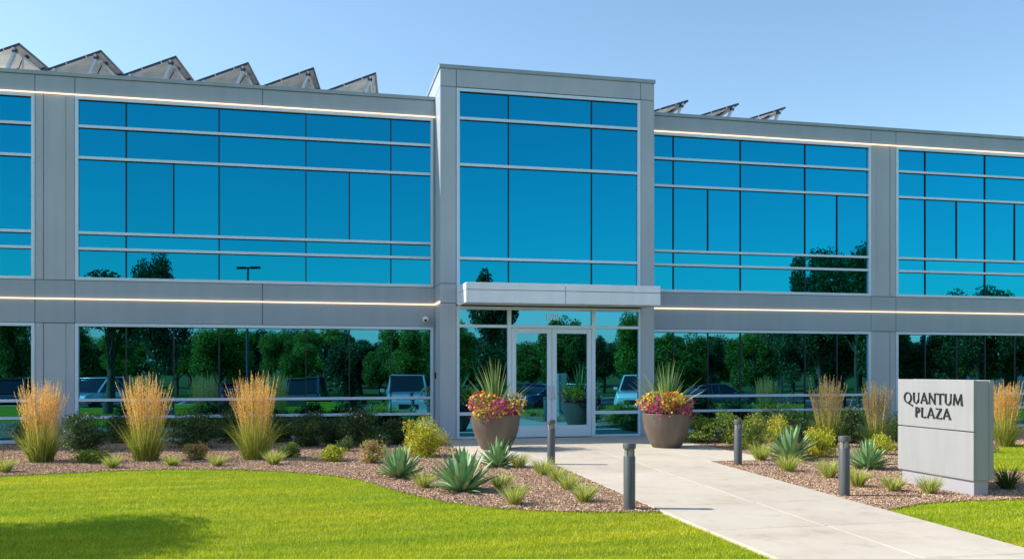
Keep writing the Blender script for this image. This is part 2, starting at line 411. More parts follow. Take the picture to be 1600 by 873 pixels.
# ------------------------------------------------------------------ mulch beds
front = [(-14, 14.6), (-9, 13.3)] + [G(x, y) for x, y in ((0, 742), (100, 737), (200, 732.5), (300, 731), (400, 732), (500, 738), (560, 746), (600, 758), (650, 772), (720, 785), (800, 793), (900, 797))]
front = smoothpoly(front, 2) + [(3.60, 8.86)]
bedL = front + [(3.735, 13.497), (2.655, 13.497), (2.655, 19.8), (-14, 19.8)]
lawnhole = smoothpoly([(22, 16.2), (15, 15.6), (12.4, 14.7), (10.2, 13.5), (9.3, 12.2), (9.75, 11.1), (12, 11.0), (22, 11.4)], 2)
edge2 = smoothpoly([(6.02, 8.46), (6.5, 8.68), (7.03, 8.88), (8.1, 8.82), (10, 8.8), (13, 9.2), (22, 9.6)], 2)
bedR = edge2 + [(22, 11.4)] + lawnhole[::-1][1:] + [(22, 19.8), (7.54, 19.8), (7.54, 13.497), (6.37, 13.497), (6.06, 9.3)]
def bed(name, poly):
    from mathutils.geometry import tessellate_polygon
    tri = tessellate_polygon([[Vector((x, y, 0)) for x, y in poly]])
    bm = bmesh.new(); vs = [bm.verts.new((x, y, ZM)) for x, y in poly]
    for t_ in tri: bm.faces.new([vs[i] for i in t_])
    bmesh.ops.recalc_face_normals(bm, faces=bm.faces)
    for f in bm.faces:
        if f.normal.z < 0: f.normal_flip()
    me = bpy.data.meshes.new(name); bm.to_mesh(me); bm.free(); me.materials.append(M['mulch'])
    return tag(link(name, me), kind='structure')
bed('mulch_bed', bedL); bed('mulch_bed', bedR)
def sample(poly, dens, fade=None):
    P = np.array(poly); lo, hi = P.min(0), P.max(0)
    n = int((hi - lo).prod() * dens); S = rng.uniform(lo, hi, (n, 2)); S = S[inpoly(S, poly)]
    d = S[:, 0] * ST + S[:, 1] * CT; l = S[:, 0] * CT - S[:, 1] * ST
    u = np.abs(l / np.maximum(d, .1)); k = (d > 3) & ((u < .62) | ((u < .95) & (rng.uniform(size=len(S)) < .5)))
    S, d = S[k], d[k]
    if fade is not None: S = S[rng.uniform(size=len(S)) < np.clip((fade / d) ** 1.5, .12, 1)]
    return S
cb = np.concatenate([sample(bedL, 13000, 10), sample(bedR, 13000, 10)])
n = len(cb); Cc = np.column_stack([cb, ZM + rng.uniform(0, .02, n)])
a = unit(n); a[:, 2] *= .35; a /= np.linalg.norm(a, axis=1)[:, None]
b_ = np.cross(a, np.column_stack([rng.normal(0, .45, n), rng.normal(0, .45, n), np.ones(n)])); b_ /= np.linalg.norm(b_, axis=1)[:, None]
L = rng.uniform(.005, .017, n)[:, None] * (1 + (rng.uniform(size=n) < .04)[:, None] * 1.2); W = rng.uniform(.0022, .0062, n)[:, None]; nn = np.cross(a, b_) * .006
V = np.stack([Cc - a*L - b_*W*.6, Cc - a*L*.9 + b_*W, Cc + a*L + b_*W*.7, Cc + a*L*.8 - b_*W], 1)
V[:, 1] += nn
me = npmesh('bark_chips', V.reshape(-1, 3), 4, ['chip']); tag(link('bark_chips', me), 'brown bark chips covering the planting beds', 'mulch', kind='stuff')

# ------------------------------------------------------------------ lawn blades
lawnA = front + [(3.585, 6.2), (3.4, 3), (-16, 3)]
lawnB = [(5.88, 3), (5.87, 6.36), (6.045, 9.2)] + edge2 + [(22, 3)]
S = np.concatenate([sample(lawnA, 9500, 8), sample(lawnB, 9500, 8), sample(lawnhole, 5000, 9)])
n = len(S); P = np.column_stack([S, ZG - .55 * np.clip((5.6 - S[:, 1]) / 8.2, 0, 1) ** 1.15])
V, Fc = blades(P, rng.uniform(0, 6.28, n), rng.uniform(.1, 1.1, n), rng.uniform(.020, .042, n), rng.uniform(.0030, .0058, n) , 2)
me = idxmesh('lawn_grass', V, Fc, ['blade']); tag(link('lawn_grass', me), 'short bright green mown lawn grass', 'grass', kind='stuff')
print('blades', n, 'chips', len(cb))

# ------------------------------------------------------------------ the building
B = thing('office_building', 'two storey grey office building with blue mirrored windows and a taller entrance tower', 'building', (0, 0, 0))
JT = .006
XL, XR = -11.0, 24.0
x54, x117 = XF(54.5, YF), XF(117, YF)
x1361, x1400 = XF(1361, YF), XF(1400, YF)
TXL, TXR = 2.655, 7.54
wall = MB()
pil = MB()
def wp(x0, x1, z0, z1, y=YF, yb=None):            # one cladding panel, 6 mm short of its joint on every side
    wall.box(x0 + JT, x1 - JT, y, y + .05 if yb is None else yb, z0 + JT, z1 - JT)
zpar0, zcap0, zcap1 = 7.13, 7.51, 7.59
zb0, zb1 = 2.455, 3.335
def panels(xsplits, z0, z1, y=YF):
    for i in range(len(xsplits) - 1): wp(xsplits[i], xsplits[i+1], z0, z1, y)
SL = [XL, -8.6, x54, x117, XF(410, YF), TXL]
SR = [TXR, x1361, x1400, 21.4, XR]
for spl in (SL, SR):
    panels(spl, zpar0, zcap0); panels(spl, zb0, zb1)
def pillar(x0, xa, xb, x1, z0, z1):
    pil = MB(); pil.box(x0 + JT, xa - .004, YF, YF + .05, z0 + JT, z1 - JT); pil.box(xa + .004, xb - .004, YF + .012, YF + .05, z0 + JT, z1 - JT); pil.box(xb + .004, x1 - JT, YF, YF + .05, z0 + JT, z1 - JT); pil.build('pillar', 'pillar', B, bevel=.003)
for z0, z1 in ((0, zb0), (zb1, zpar0)):
    pillar(x54, XF(67.5, YF), XF(103, YF), x117, z0, z1)
    pillar(x1361, XF(1369, YF), XF(1391, YF), x1400, z0, z1)
    wp(XL, XL + .8, z0, z1); wp(XR - .8, XR, z0, z1)
# strip of wall between left window and tower, and base plinth
wp(TXL - .035, TXL, 0, zb0); wp(TXL - .035, TXL, zb1, zpar0)
# backing that shows dark in the joints, side and rear walls, tower side returns
bk = MB()
bk.box(XL + .02, TXL - .01, YF + .052, YF + .12, 0, zcap0); bk.box(TXR + .01, XR - .02, YF + .052, YF + .12, 0, zcap0)
bk.build('wall_backing', 'joint', B)
wall.box(XL, XL + .05, YF + .055, YF + 16, 0, zcap0); wall.box(XR - .05, XR, YF + .055, YF + 16, 0, zcap0); wall.box(XL + .055, XR - .055, YF + 15.95, YF + 16, 0, zcap0)
# tower
zt = [0, 2.93, 3.35, 7.59]
tz1, tcap0, tcap1 = 7.975, 7.975, 8.06
xa, xb = XF(713, YT), XF(1001, YT)
for i in range(3):
    for (x0, x1) in ((TXL, xa), (xb, TXR)):
        pil.box(x0 + (JT if x0 != TXL else 0), x1 - (JT if x1 != TXR else 0), YT, YT + .05, zt[i] + (JT if i else 0), zt[i+1] - JT)
for (x0, x1) in ((TXL, xa), (xa, xb), (xb, TXR)):
    pil.box(x0 + (JT if x0 != TXL else 0), x1 - (JT if x1 != TXR else 0), YT, YT + .05, zt[3] + JT, tz1 - .003)
sdL, sdR = MB(), MB()
for i, (z0, z1) in enumerate(((0, 2.93), (2.93, 3.35), (3.35, 7.59), (7.59, 7.972))):   # side returns
    for x in (TXL, TXR - .05):
        (sdL if x == TXL else sdR).box(x, x + .05, YT + .052, YT + 5, z0 + (JT if i else 0), z1 - JT)
sdL.build('tower_side_wall', 'pillar', B, bevel=.003); sdR.build('tower_side_wall', 'pillar', B, bevel=.003)
q = MB(); q.box(TXL + .052, TXR - .052, YT + 4.95, YT + 5, 0, 7.96); q.build('tower_rear_wall', 'pillar', B)
tb = MB(); tb.box(TXL + .055, xa, YT + .053, YT + .1, 0, 7.95); tb.box(xb, TXR - .055, YT + .053, YT + .1, 0, 7.95); tb.box(xa + .003, xb - .003, YT + .053, YT + .1, 7.56, 7.95)
for x in (TXL + .052, TXR - .062): tb.box(x, x + .01, YT + .11, YT + 4.9, 0, 7.95)
tb.build('wall_backing', 'joint', B)
tb = MB(); tb.box(TXL + .08, TXR - .08, YT + .12, YT + 4.9, 7.8, 7.85)
tb.build('roof', 'roof', B)
wall.build('wall', 'panel', B, bevel=.003); pil.build('tower_wall', 'pillar', B, bevel=.003)
cap = MB()
for x0, x1 in ((XL - .03, TXL - .004), (TXR + .004, XR + .03)):
    cap.box(x0, x1, YF - .03, YF + .28, zcap0 + .002, zcap1)
cap.box(XL - .03, XL + .28, YF + .285, YF + 16.03, zcap0 + .002, zcap1); cap.box(XR - .28, XR + .03, YF + .285, YF + 16.03, zcap0 + .002, zcap1); cap.box(XL + .29, XR - .29, YF + 15.72, YF + 16.03, zcap0 + .002, zcap1)
cap.box(TXL - .025, TXR + .025, YT - .025, YT + .25, tcap0 + .002, tcap1); cap.box(TXL - .025, TXL + .25, YT + .255, YT + 5.03, tcap0 + .002, tcap1)
cap.box(TXR - .25, TXR + .025, YT + .255, YT + 5.03, tcap0 + .002, tcap1); cap.box(TXL + .26, TXR - .26, YT + 4.75, YT + 5.03, tcap0 + .002, tcap1)
cap.build('coping', 'cap', B, bevel=.006)
rf = MB(); rf.box(XL + .06, TXL - .02, YF + .13, YF + 15.9, 7.2, 7.25); rf.box(TXR + .02, XR - .06, YF + .13, YF + 15.9, 7.2, 7.25); rf.box(TXL - .015, TXR + .015, YT + 5.04, YF + 15.9, 7.2, 7.25)
rf.build('roof', 'roof', B)
for (x0, x1) in ((XL, TXL - .004), (TXR + .004, XR)):
    for z in (zpar0 + .012, 2.95):
        s = MB(); s.box(x0, x1, YF - .028, YF - .002, z - .011, z + .011); s.build('light_strip', 'led', B)
s = MB(); s.box(TXL - .024, TXL - .002, YT + .02, YF - .03, 2.93, 2.97); s.build('light_strip', 'led', B)

def window(x0, x1, z0, z1, Y, bars, mulls, halfmulls, gmat, fw=.065, edges=(1, 1, 1, 1), barh=.058, wname='window', gd=.045):
    """frame ring + silver bars, child pane (every light of glass sits a hair out of plane), child mullion plus dark strips imitating shadow under the bars"""
    f = MB(); yb = Y + .06; y0 = Y - .012
    l, r, b, t = edges
    if t: f.box(x0, x1, y0, yb, z1 - fw, z1)
    if b: f.box(x0, x1, y0, yb, z0, z0 + fw)
    zi0, zi1 = z0 + (fw if b else 0), z1 - (fw if t else 0)
    if l: f.box(x0, x0 + fw, y0 + .0015, yb, zi0, zi1)
    if r: f.box(x1 - fw, x1, y0 + .0015, yb, zi0, zi1)
    xi0, xi1 = x0 + (fw if l else 0), x1 - (fw if r else 0)
    for z in bars: f.box(xi0, xi1, y0 + .003, yb - .002, z - barh/2, z + barh/2)
    fo = f.build(wname, 'frame', B, bevel=.004)
    zl = [zi0] + sorted(bars) + [zi1]
    gl = MB(); mu = MB()
    for i in range(len(zl) - 1):
        za, zb_ = zl[i] + (barh/2 if i else 0), zl[i+1] - (barh/2 if i < len(zl) - 2 else 0)
        ms = sorted(list(mulls) + [m for (m, row) in halfmulls if row == i])
        ms = [m for m in ms if xi0 + .03 < m < xi1 - .03]
        xl = [xi0] + ms + [xi1]
        for j in range(len(xl) - 1):
            e = [rnd.uniform(-.0022, .0022) for _ in range(4)]
            yy = Y + gd
            gl.face([(xl[j], yy + e[0], za), (xl[j+1], yy + e[1], za), (xl[j+1], yy + e[2], zb_), (xl[j], yy + e[2] + e[0] - e[1], zb_)])
        for m in ms: mu.box(m - .013, m + .013, Y + .022, Y + .055, za + .0005, zb_ - .0005)
        mu.box(xi0 + .0005, xi1 - .0005, Y + .012, Y + .056, zb_ - .012, zb_ - .001)     # black strip standing in for the shadow line under each bar
    me = gl.build('pane', gmat, fo)
    if mu.v: mu.build('mullion', 'mull', fo)
    return fo

ub = [3.99, 4.316, 5.863, 6.509]
lb = [.511, .867]
xm = lambda *p: [XF(q, YF) for q in p]
L_m = xm(196.5, 342, 478, 611); L_h = [(XF(271, YF), 2), (XF(546, YF), 2)]
W0_m = [XF(49, YF) - q for q in (2.2, 3.75)]; W0_h = [(XF(49, YF) - 1.1, 2)]
R1_m = xm(1053, 1158, 1259); R1_h = [(XF(1107, YF), 2), (XF(1309, YF), 2)]
R2_m = xm(1447, 1540.4) + [XF(1540.4, YF) + q for q in (1.85, 3.7)]; R2_h = [(XF(1496, YF), 2), (XF(1587, YF), 2), (XF(1587, YF) + 1.85, 2)]
wins = [(-10.2 + JT, x54 - .002, W0_m, W0_h), (x117 + .002, TXL - .037, L_m, L_h), (TXR + .002, x1361 - .002, R1_m, R1_h), (x1400 + .002, XR - .8 - JT, R2_m, R2_h)]
for k, (x0, x1, mm, hh) in enumerate(wins):
    e = (0 if k == 2 else 1, 1, 1, 1)
    window(x0, x1, zb1 + .003, zpar0 - .01, YF, ub, mm, hh, 'glass', edges=e)
    window(x0, x1, .0, zb0 - .003, YF, lb, mm + [h[0] for h in hh], [], 'glassL', edges=e)
# tower glazing
TM = [XF(795, YT), XF(925, YT)]
window(xa + .004, xb - .004, 2.9, 7.575, YT, [3.903, 5.926, 6.927], TM, [], 'glass', fw=.07, barh=.062)
# entrance screen under the canopy: sidelights, transom
ex0, ex1 = xa + .004, xb - .004
d0, d1 = XF(799, YT), XF(926, YT)
f = MB()
y0, yb = YT - .01, YT + .06
f.box(ex0, ex1, y0, yb, 2.80, 2.87)
for (a_, b2) in ((ex0, ex0 + .065), (ex1 - .045, ex1)): f.box(a_, b2, y0 + .001, yb, 0, 2.799)
for m in (XF(796, YT), XF(927.5, YT)): f.box(m - .042, m + .042, y0 + .001, yb, 0, 2.799)
dl, dr = XF(796, YT) + .0425, XF(927.5, YT) - .0425
for (a_, b2) in ((ex0 + .0655, XF(796, YT) - .0425), (dl, dr), (XF(927.5, YT) + .0425, ex1 - .0455)):
    f.box(a_, b2, y0 + .003, yb - .002, 2.41, 2.475)
for (a_, b2) in ((ex0 + .0655, XF(796, YT) - .0425), (XF(927.5, YT) + .0425, ex1 - .0455)):
    f.box(a_, b2, y0 + .003, yb - .002, .505, .575); f.box(a_, b2, y0 + .003, yb - .002, 0, .05)
es = f.build('entrance_frame', 'frame', B, bevel=.004)
gl = MB()
for (a_, b2) in ((ex0 + .06, XF(796, YT) - .04), (XF(927.5, YT) + .04, ex1 - .04)):
    for z0, z1 in ((.045, .51), (.57, 2.415), (2.47, 2.805)):
        e = rnd.uniform(-.001, .001); gl.face([(a_, YT + .04 + e, z0), (b2, YT + .04 - e, z0), (b2, YT + .04, z1), (a_, YT + .04 + 2*e, z1)])
gl.face([(dl, YT + .04, 2.47), (dr, YT + .041, 2.47), (dr, YT + .041, 2.805), (dl, YT + .04, 2.805)])
gl.build('pane', 'glassL', es)
# doors
dm = (dl + dr) / 2
for (x0, x1, side) in ((dl + .004, dm - .004, 1), (dm + .004, dr - .004, -1)):
    d = MB(); st = .105
    d.box(x0, x0 + st, YT, YT + .05, .012, 2.405); d.box(x1 - st, x1, YT, YT + .05, .012, 2.405)
    d.box(x0 + st + .0005, x1 - st - .0005, YT + .001, YT + .05, 2.295, 2.404); d.box(x0 + st + .0005, x1 - st - .0005, YT + .001, YT + .05, .012, .27)
    do = d.build('door', 'frame', B, bevel=.004)
    q = MB(); q.face([(x0 + st, YT + .028, .27), (x1 - st, YT + .028 + rnd.uniform(-.001, .001), .27), (x1 - st, YT + .028, 2.295), (x0 + st, YT + .028, 2.295)]); q.build('pane', 'glassL', do)
    hx = x1 - .055 if side == 1 else x0 + .055
    h = MB(); h.tube([(hx, YT, 1.12), (hx, YT - .06, 1.12), (hx + side * .02, YT - .075, 1.10), (hx + side * .02, YT - .075, .88), (hx, YT - .06, .86), (hx, YT, .86)], [.011] * 6, 10)
    h.build('handle', 'steel', do, smooth=True)
# canopy
CX0, CX1, CY = 3.04, 7.27, 17.9
c = MB()
cm = XF(884, CY)
for (x0, x1) in ((CX0, cm - .006), (cm + .006, CX1)):
    c.box(x0, x1, CY, CY + .05, 3.145, 3.29); c.box(x0, x1, CY, CY + .05, 2.875, 3.133)
for x in (CX0, CX1 - .05):
    c.box(x, x + .05, CY + .052, YT - .002, 3.145, 3.288); c.box(x, x + .05, CY + .052, YT - .002, 2.875, 3.133)
c.box(CX0 + .055, CX1 - .055, CY + .056, YT - .002, 2.905, 3.26)
co = c.build('canopy', 'canopy', B, bevel=.004)
for px_ in (778, 972):
    l = MB(); l.lathe([(.075, 2.885), (.08, 2.905), (.055, 2.9055)], 20, XF(px_, 18.4), 18.4); l.build('downlight', 'white', co, smooth=True)

# ---- flared roman lettering made of tapered strokes ----
def stroke(out, p0, p1, w0, wm, w1):
    p0, p1 = Vector(p0), Vector(p1); d = (p1 - p0).normalized(); nn = Vector((-d.y, d.x)); L = (p1 - p0).length
    pts = []
    prof = [(0, w0), (.1, (w0 + wm) / 2 * .93), (.28, wm), (.72, wm), (.9, (w1 + wm) / 2 * .93), (1, w1)]
    for t, w in prof: pts.append(p0 + d * L * t - nn * w / 2)
    for t, w in reversed(prof): pts.append(p0 + d * L * t + nn * w / 2)
    out.append([tuple(p) for p in pts])
def arc(out, cx, cy, rx, ry, a0, a1, thick, thin, n=22):
    q = []; q2 = []
    for i in range(n + 1):
        a = R(a0 + (a1 - a0) * i / n); w = thin + (thick - thin) * abs(math.cos(a)) ** 1.4
        q.append((cx + rx * math.cos(a), cy + ry * math.sin(a))); q2.append((cx + (rx - w) * math.cos(a), cy + (ry - w * .9) * math.sin(a)))
    for i in range(n): out.append([q[i], q[i+1], q2[i+1], q2[i]])
def glyph(ch):
    o = []; k, t = .155, .085       # thick, thin
    if ch == 'Q':
        arc(o, .5, .5, .5, .52, 0, 360, k, t, 40); stroke(o, (.45, .04), (1.12, -.26), .10, .11, .16); return o, 1.05
    if ch == 'U':
        stroke(o, (.12, .32), (.12, 1), k, k, k * 1.5); stroke(o, (.72, .32), (.72, 1), t, t, t * 1.9)
        arc(o, .40, .35, .3575, .37, 180, 360, k, t); return o, .84
    if ch == 'A':
        stroke(o, (.06, 0), (.44, 1), t * 1.8, t, t); stroke(o, (.84, 0), (.43, 1.02), k * 1.5, k, k * .9); stroke(o, (.2, .33), (.68, .33), t, t, t); return o, .9
    if ch == 'N':
        stroke(o, (.10, 0), (.10, 1), t * 1.9, t, t * 1.2); stroke(o, (.76, 0), (.76, 1), t * 1.2, t, t * 1.9); stroke(o, (.08, 1), (.77, 0), k * 1.2, k, k); return o, .86
    if ch == 'T':
        stroke(o, (.40, 0), (.40, .99), k * 1.5, k, k * 1.1); stroke(o, (.0, .95), (.80, .95), t * 1.9, t, t * 1.9); return o, .80
    if ch == 'M':
        stroke(o, (.08, 0), (.17, 1), t * 1.8, t, t); stroke(o, (.16, 1), (.53, .05), k * 1.1, k, t); stroke(o, (.90, 1), (.52, .05), t, t, t); stroke(o, (.90, 1), (1.0, 0), k, k, k * 1.5); return o, 1.08
    if ch == 'P':
        stroke(o, (.14, 0), (.14, 1), k * 1.7, k * 1.2, k * 1.4); arc(o, .24, .72, .36, .28, -90, 90, k * 1.1, t)
        stroke(o, (.05, .965), (.26, .965), t, t, t); stroke(o, (.1, .48), (.26, .48), t, t, t); return o, .62
    if ch == 'L':
        stroke(o, (.12, 0), (.12, 1), k, k, k * 1.5); stroke(o, (.05, .045), (.60, .045), t, t, t * 2); return o, .62
    if ch == 'Z':
        stroke(o, (.04, .955), (.68, .955), t * 1.9, t, t); stroke(o, (.64, .96), (.08, .04), k, k, k); stroke(o, (.04, .045), (.70, .045), t, t, t * 2); return o, .72
    if ch == '1':
        stroke(o, (.2, 0), (.2, 1), .16, .13, .13); stroke(o, (.02, .78), (.2, .98), .1, .1, .1); return o, .34
    if ch == '2':
        arc(o, .27, .72, .27, .28, -30, 170, .14, .12); stroke(o, (.46, .62), (.06, .05), .13, .13, .13); stroke(o, (.0, .06), (.56, .06), .12, .12, .12); return o, .58
    if ch == '0':
        arc(o, .28, .5, .28, .5, 0, 360, .14, .11, 30); return o, .56
def lettering(text, gap, span, height, origin, ux, uz, un, name, mat, parent, th=.012):
    gl = []; x = 0
    for ch in text:
        p, w = glyph(ch)
        gl += [[(a_ + x, b2) for a_, b2 in q] for q in p]; x += w + gap
    x -= gap; sx = span / x; m = MB(); O, ux, uz, un = Vector(origin), Vector(ux), Vector(uz), Vector(un)
    for i, q in enumerate(gl):
        t = th + (i % 7) * .0004; k = len(q); n = len(m.v)
        P = [O + ux * a_ * sx + uz * b2 * height for a_, b2 in q]
        m.v += [tuple(p) for p in P] + [tuple(p + un * t) for p in P]
        m.f.append(tuple(range(n + k, n + 2*k))); m.m.append(0)
        for a_ in range(k): b2 = (a_ + 1) % k; m.f.append((n + a_, n + b2, n + k + b2, n + k + a_)); m.m.append(0)
    return m.build(name, mat, parent)
lettering('1201', .12, XF(874, YT) - XF(853, YT), .15, (XF(853, YT), YT + .034, 2.585), (1, 0, 0), (0, 0, 1), (0, -1, 0), 'house_number', 'white', es, .004)

# security dome and card reader
X0 = XF(664, YF)
t = thing('security_camera', 'small white dome camera on the grey band left of the entrance', 'camera', (X0, YF, 2.62))
m = MB(); m.lathe([(.0, -.0), (.05, 0), (.055, .03), (.055, .06), (.03, .075), (0, .076)], 20, cap=False); o = m.build('housing', 'white', t, smooth=True); o.rotation_euler = (R(90), 0, 0)
m = MB(); m.lathe([(.072 * math.cos(R(a_)), .072 * math.sin(R(a_))) for a_ in range(-90, 91, 15)], 20, cap=False); o = m.build('dome', 'white', t, smooth=True, loc=(0, -.11, -.01))
m = MB(); m.lathe([(.028, 0), (.026, .02), (.0, .022)], 16, cap=False); o = m.build('lens', 'black', t, smooth=True, loc=(-.01, -.168, -.028)); o.rotation_euler = (R(115), 0, 0)
t = thing('card_reader', 'black card reader on the side wall beside the entrance tower', 'card reader', (TXL, 19.62, 1.30))
m = MB(); m.box(-.03, 0, -.045, .045, 0, .14); m.build('body', 'black', t, bevel=.006)
m = MB(); m.box(-.033, -.031, -.02, .02, .03, .07); m.build('keypad', 'bollard', t)

# ------------------------------------------------------------------ solar panels
def solar(X, Yf, ztop, label, width=1.36, depth=3.0, tilt=22.):
    t = thing('solar_panel', label, 'solar panel', (X, Yf, 7.25), R(-6 if width > 1.3 else -2), 'tilted solar panels on the roof')
    H = ztop - 7.25; ca, sa = math.cos(R(tilt)), math.sin(R(tilt))
    def P(u, v, w): return (-u * ca - w * sa * 0 + w * -sa, v, H - u * sa + w * ca)   # u down the slope, v in depth, w normal
    def pbox(m, u0, u1, v0, v1, w0, w1):
        n = len(m.v)
        for (u, v, w) in ((u0,v0,w0),(u1,v0,w0),(u1,v1,w0),(u0,v1,w0),(u0,v0,w1),(u1,v0,w1),(u1,v1,w1),(u0,v1,w1)): m.v.append(P(u, v, w))
        for q in ((0,3,2,1),(4,5,6,7),(0,1,5,4),(1,2,6,5),(2,3,7,6),(3,0,4,7)): m.f.append(tuple(n+i for i in q)); m.m.append(0)
    for k in range(2):
        v0 = k * (depth/2 + .01); v1 = v0 + depth/2 - .01; fr = .032
        m = MB(); pbox(m, 0, width, v0, v0 + fr, -.045, 0); pbox(m, 0, width, v1 - fr, v1, -.045, 0); pbox(m, 0, fr, v0 + fr, v1 - fr, -.045, -.0005); pbox(m, width - fr, width, v0 + fr, v1 - fr, -.045, -.0005)
        fo = m.build('frame', 'pvframe', t)
        m = MB(); pbox(m, fr, width - fr, v0 + fr, v1 - fr, -.012, -.008); m.build('backsheet', 'pvback', fo)
        m = MB(); pbox(m, fr, width - fr, v0 + fr, v1 - fr, -.006, -.002); m.build('cells', 'pvcell', fo)
        m = MB(); pbox(m, .10, .22, v0 + .62, v0 + .74, -.04, -.013); m.build('junction_box', 'black', fo)
    m = MB()
    pbox(m, .14, .19, -.01, depth + .03, -.09, -.047); pbox(m, width - .3, width - .25, -.01, depth + .03, -.09, -.047)
    m.build('rail', 'galv', t)
    for v in (.12, depth - .25):
        m = MB(); a = Vector(P(.17, v, -.09)); m.beam(a, (a.x - .42, v - .05, .02), .05, .10, (0, 1, 0)); m.build('strut', 'galv', t)
        m = MB(); a = Vector(P(.12, v + .25, -.09)); m.beam(a, (a.x, v + .25, .0), .03, .03, (0, 1, 0)); m.build('strut', 'galv', t)
        a = Vector(P(.17, v, -.075)); m = MB(); m.box(a.x - .05, a.x + .05, v - .06, v + .02, a.z - .05, a.z + .03); m.build('clamp', 'pvframe', t, bevel=.01)
    for u in (.34, .78):
        m = MB(); pbox(m, u, u + .02, -.006, .012, -.055, .004); m.build('clip', 'steel', t)
    m = MB(); m.tube([P(.25, .7, -.03), P(.45, .9, -.10), P(.6, .95, -.06), P(.62, 1.7, -.12), P(.4, 2.2, -.03)], [.012] * 5, 6); m.build('cable', 'black', t)
ordn = ['leftmost, cut by the photo edge', 'second from the left', 'third from the left', 'fourth from the left', 'fifth from the left', 'nearest the left side of the tower']
for i, (px_, py_) in enumerate(((30, 67), (158, 78), (275, 87), (388, 97), (490, 105), (587, 113))):
    solar(XF(px_, 20.8), 20.8, ZF(px_, py_, 20.8), 'tilted solar panel on the left roof, ' + ordn[i])
for i, (px_, py_) in enumerate(((1075, 156), (1154, 161), (1227, 167))):
    solar(XF(px_, 20.8), 20.8, ZF(px_, py_, 20.8), 'low tilted solar panel on the right roof, ' + ['next to the tower', 'middle of the three', 'rightmost of the three'][i], width=1.25, depth=1.7, tilt=19.)

# ------------------------------------------------------------------ sign
SX, SY0, SY1 = 7.66, 9.10, 10.50
t = thing('monument_sign', 'pale grey metal sign slab reading QUANTUM PLAZA beside the path', 'sign', (SX, (SY0+SY1)/2, ZM))
o = Vector((SX, (SY0 + SY1)/2, ZM))
def sb(name, x0, x1, y0, y1, z0, z1, mat, bev=.003):
    m = MB(); m.box(x0 - o.x, x1 - o.x, y0 - o.y, y1 - o.y, z0 - o.z, z1 - o.z); return m.build(name, mat, t, bevel=bev)
def zs(px_, py_): return CAMZ - (py_ - HY) * 10.55 / F
zT, zg1, zg0, zB = 1.372, .762, .748, .175
sb('front_panel', SX, SX + .045, SY0, SY1, zg1, zT, 'signpanel'); sb('front_panel', SX, SX + .045, SY0, SY1, zB, zg0, 'signpanel')
sb('back_panel', SX + .225, SX + .28, SY0, SY1, zg1, zT, 'signpanel'); sb('back_panel', SX + .225, SX + .28, SY0, SY1, zB, zg0, 'signpanel')
sb('core', SX + .046, SX + .224, SY0 + .012, SY1 - .012, zB + .003, zT - .006, 'signside')
sb('base', SX + .03, SX + .23, SY0 + .03, SY1 - .05, ZM, zB + .002, 'signside')
lp = lambda y, z: (SX - o.x, y - o.y, z - o.z)
lettering('QUANTUM', .12, 1.09, .138, lp(10.365, 1.063), (0, -1, 0), (0, 0, 1), (-1, 0, 0), 'lettering', 'letter', t)
lettering('PLAZA', .13, .66, .130, lp(10.14, .884), (0, -1, 0), (0, 0, 1), (-1, 0, 0), 'lettering', 'letter', t)

# ------------------------------------------------------------------ bollards
def make_bollard():
    t = thing('bollard_light', '', 'bollard light')
    m = MB(); m.lathe([(.064, 0), (.064, .575), (.060, .582)], 32); m.build('post', 'bollard', t, smooth=True)
    m = MB(); m.lathe([(.048, .582), (.048, .662)], 24)
    for k in range(5): m.lathe([(.049, .590 + k*.015), (.058, .587 + k*.015), (.049, .594 + k*.015)], 28, cap=False)
    m.build('lens', 'lens', t, smooth=True)
    m = MB()
    for k in range(4):
        a_ = math.pi/4 + k*math.pi/2; m.box(.054*math.cos(a_) - .004, .054*math.cos(a_) + .004, .054*math.sin(a_) - .004, .054*math.sin(a_) + .004, .582, .662)
    m.build('lens_guard', 'bollard', t)
    m = MB(); m.lathe([(.062, .662), (.070, .664), (.070, .712), (.066, .722), (.03, .725)], 32); m.build('cap', 'bollard', t, smooth=True)
    m = MB(); m.lathe([(.078, 0), (.078, .012), (.064, .016)], 32); m.build('base_plate', 'bollard', t, smooth=True)
    return t
bl = make_bollard()
for i, (px_, py_, lab) in enumerate(((862.5, 727, 'dark grey bollard light in the mulch in front of the entrance doors'), (986, 797, 'dark grey bollard light at the near tip of the left bed'),
        (1155.5, 727, 'dark grey bollard light right of the path in front of the yellow flower bushes'), (1323, 776, 'dark grey bollard light on the right bed between the path and the sign'))):
    b = bl if i == 0 else copy_tree(bl)
    x, y = G(px_, py_, ZM); b.location = (x, y + .05, ZM); tag(b, lab, 'bollard light', 'bollard lights along the path')

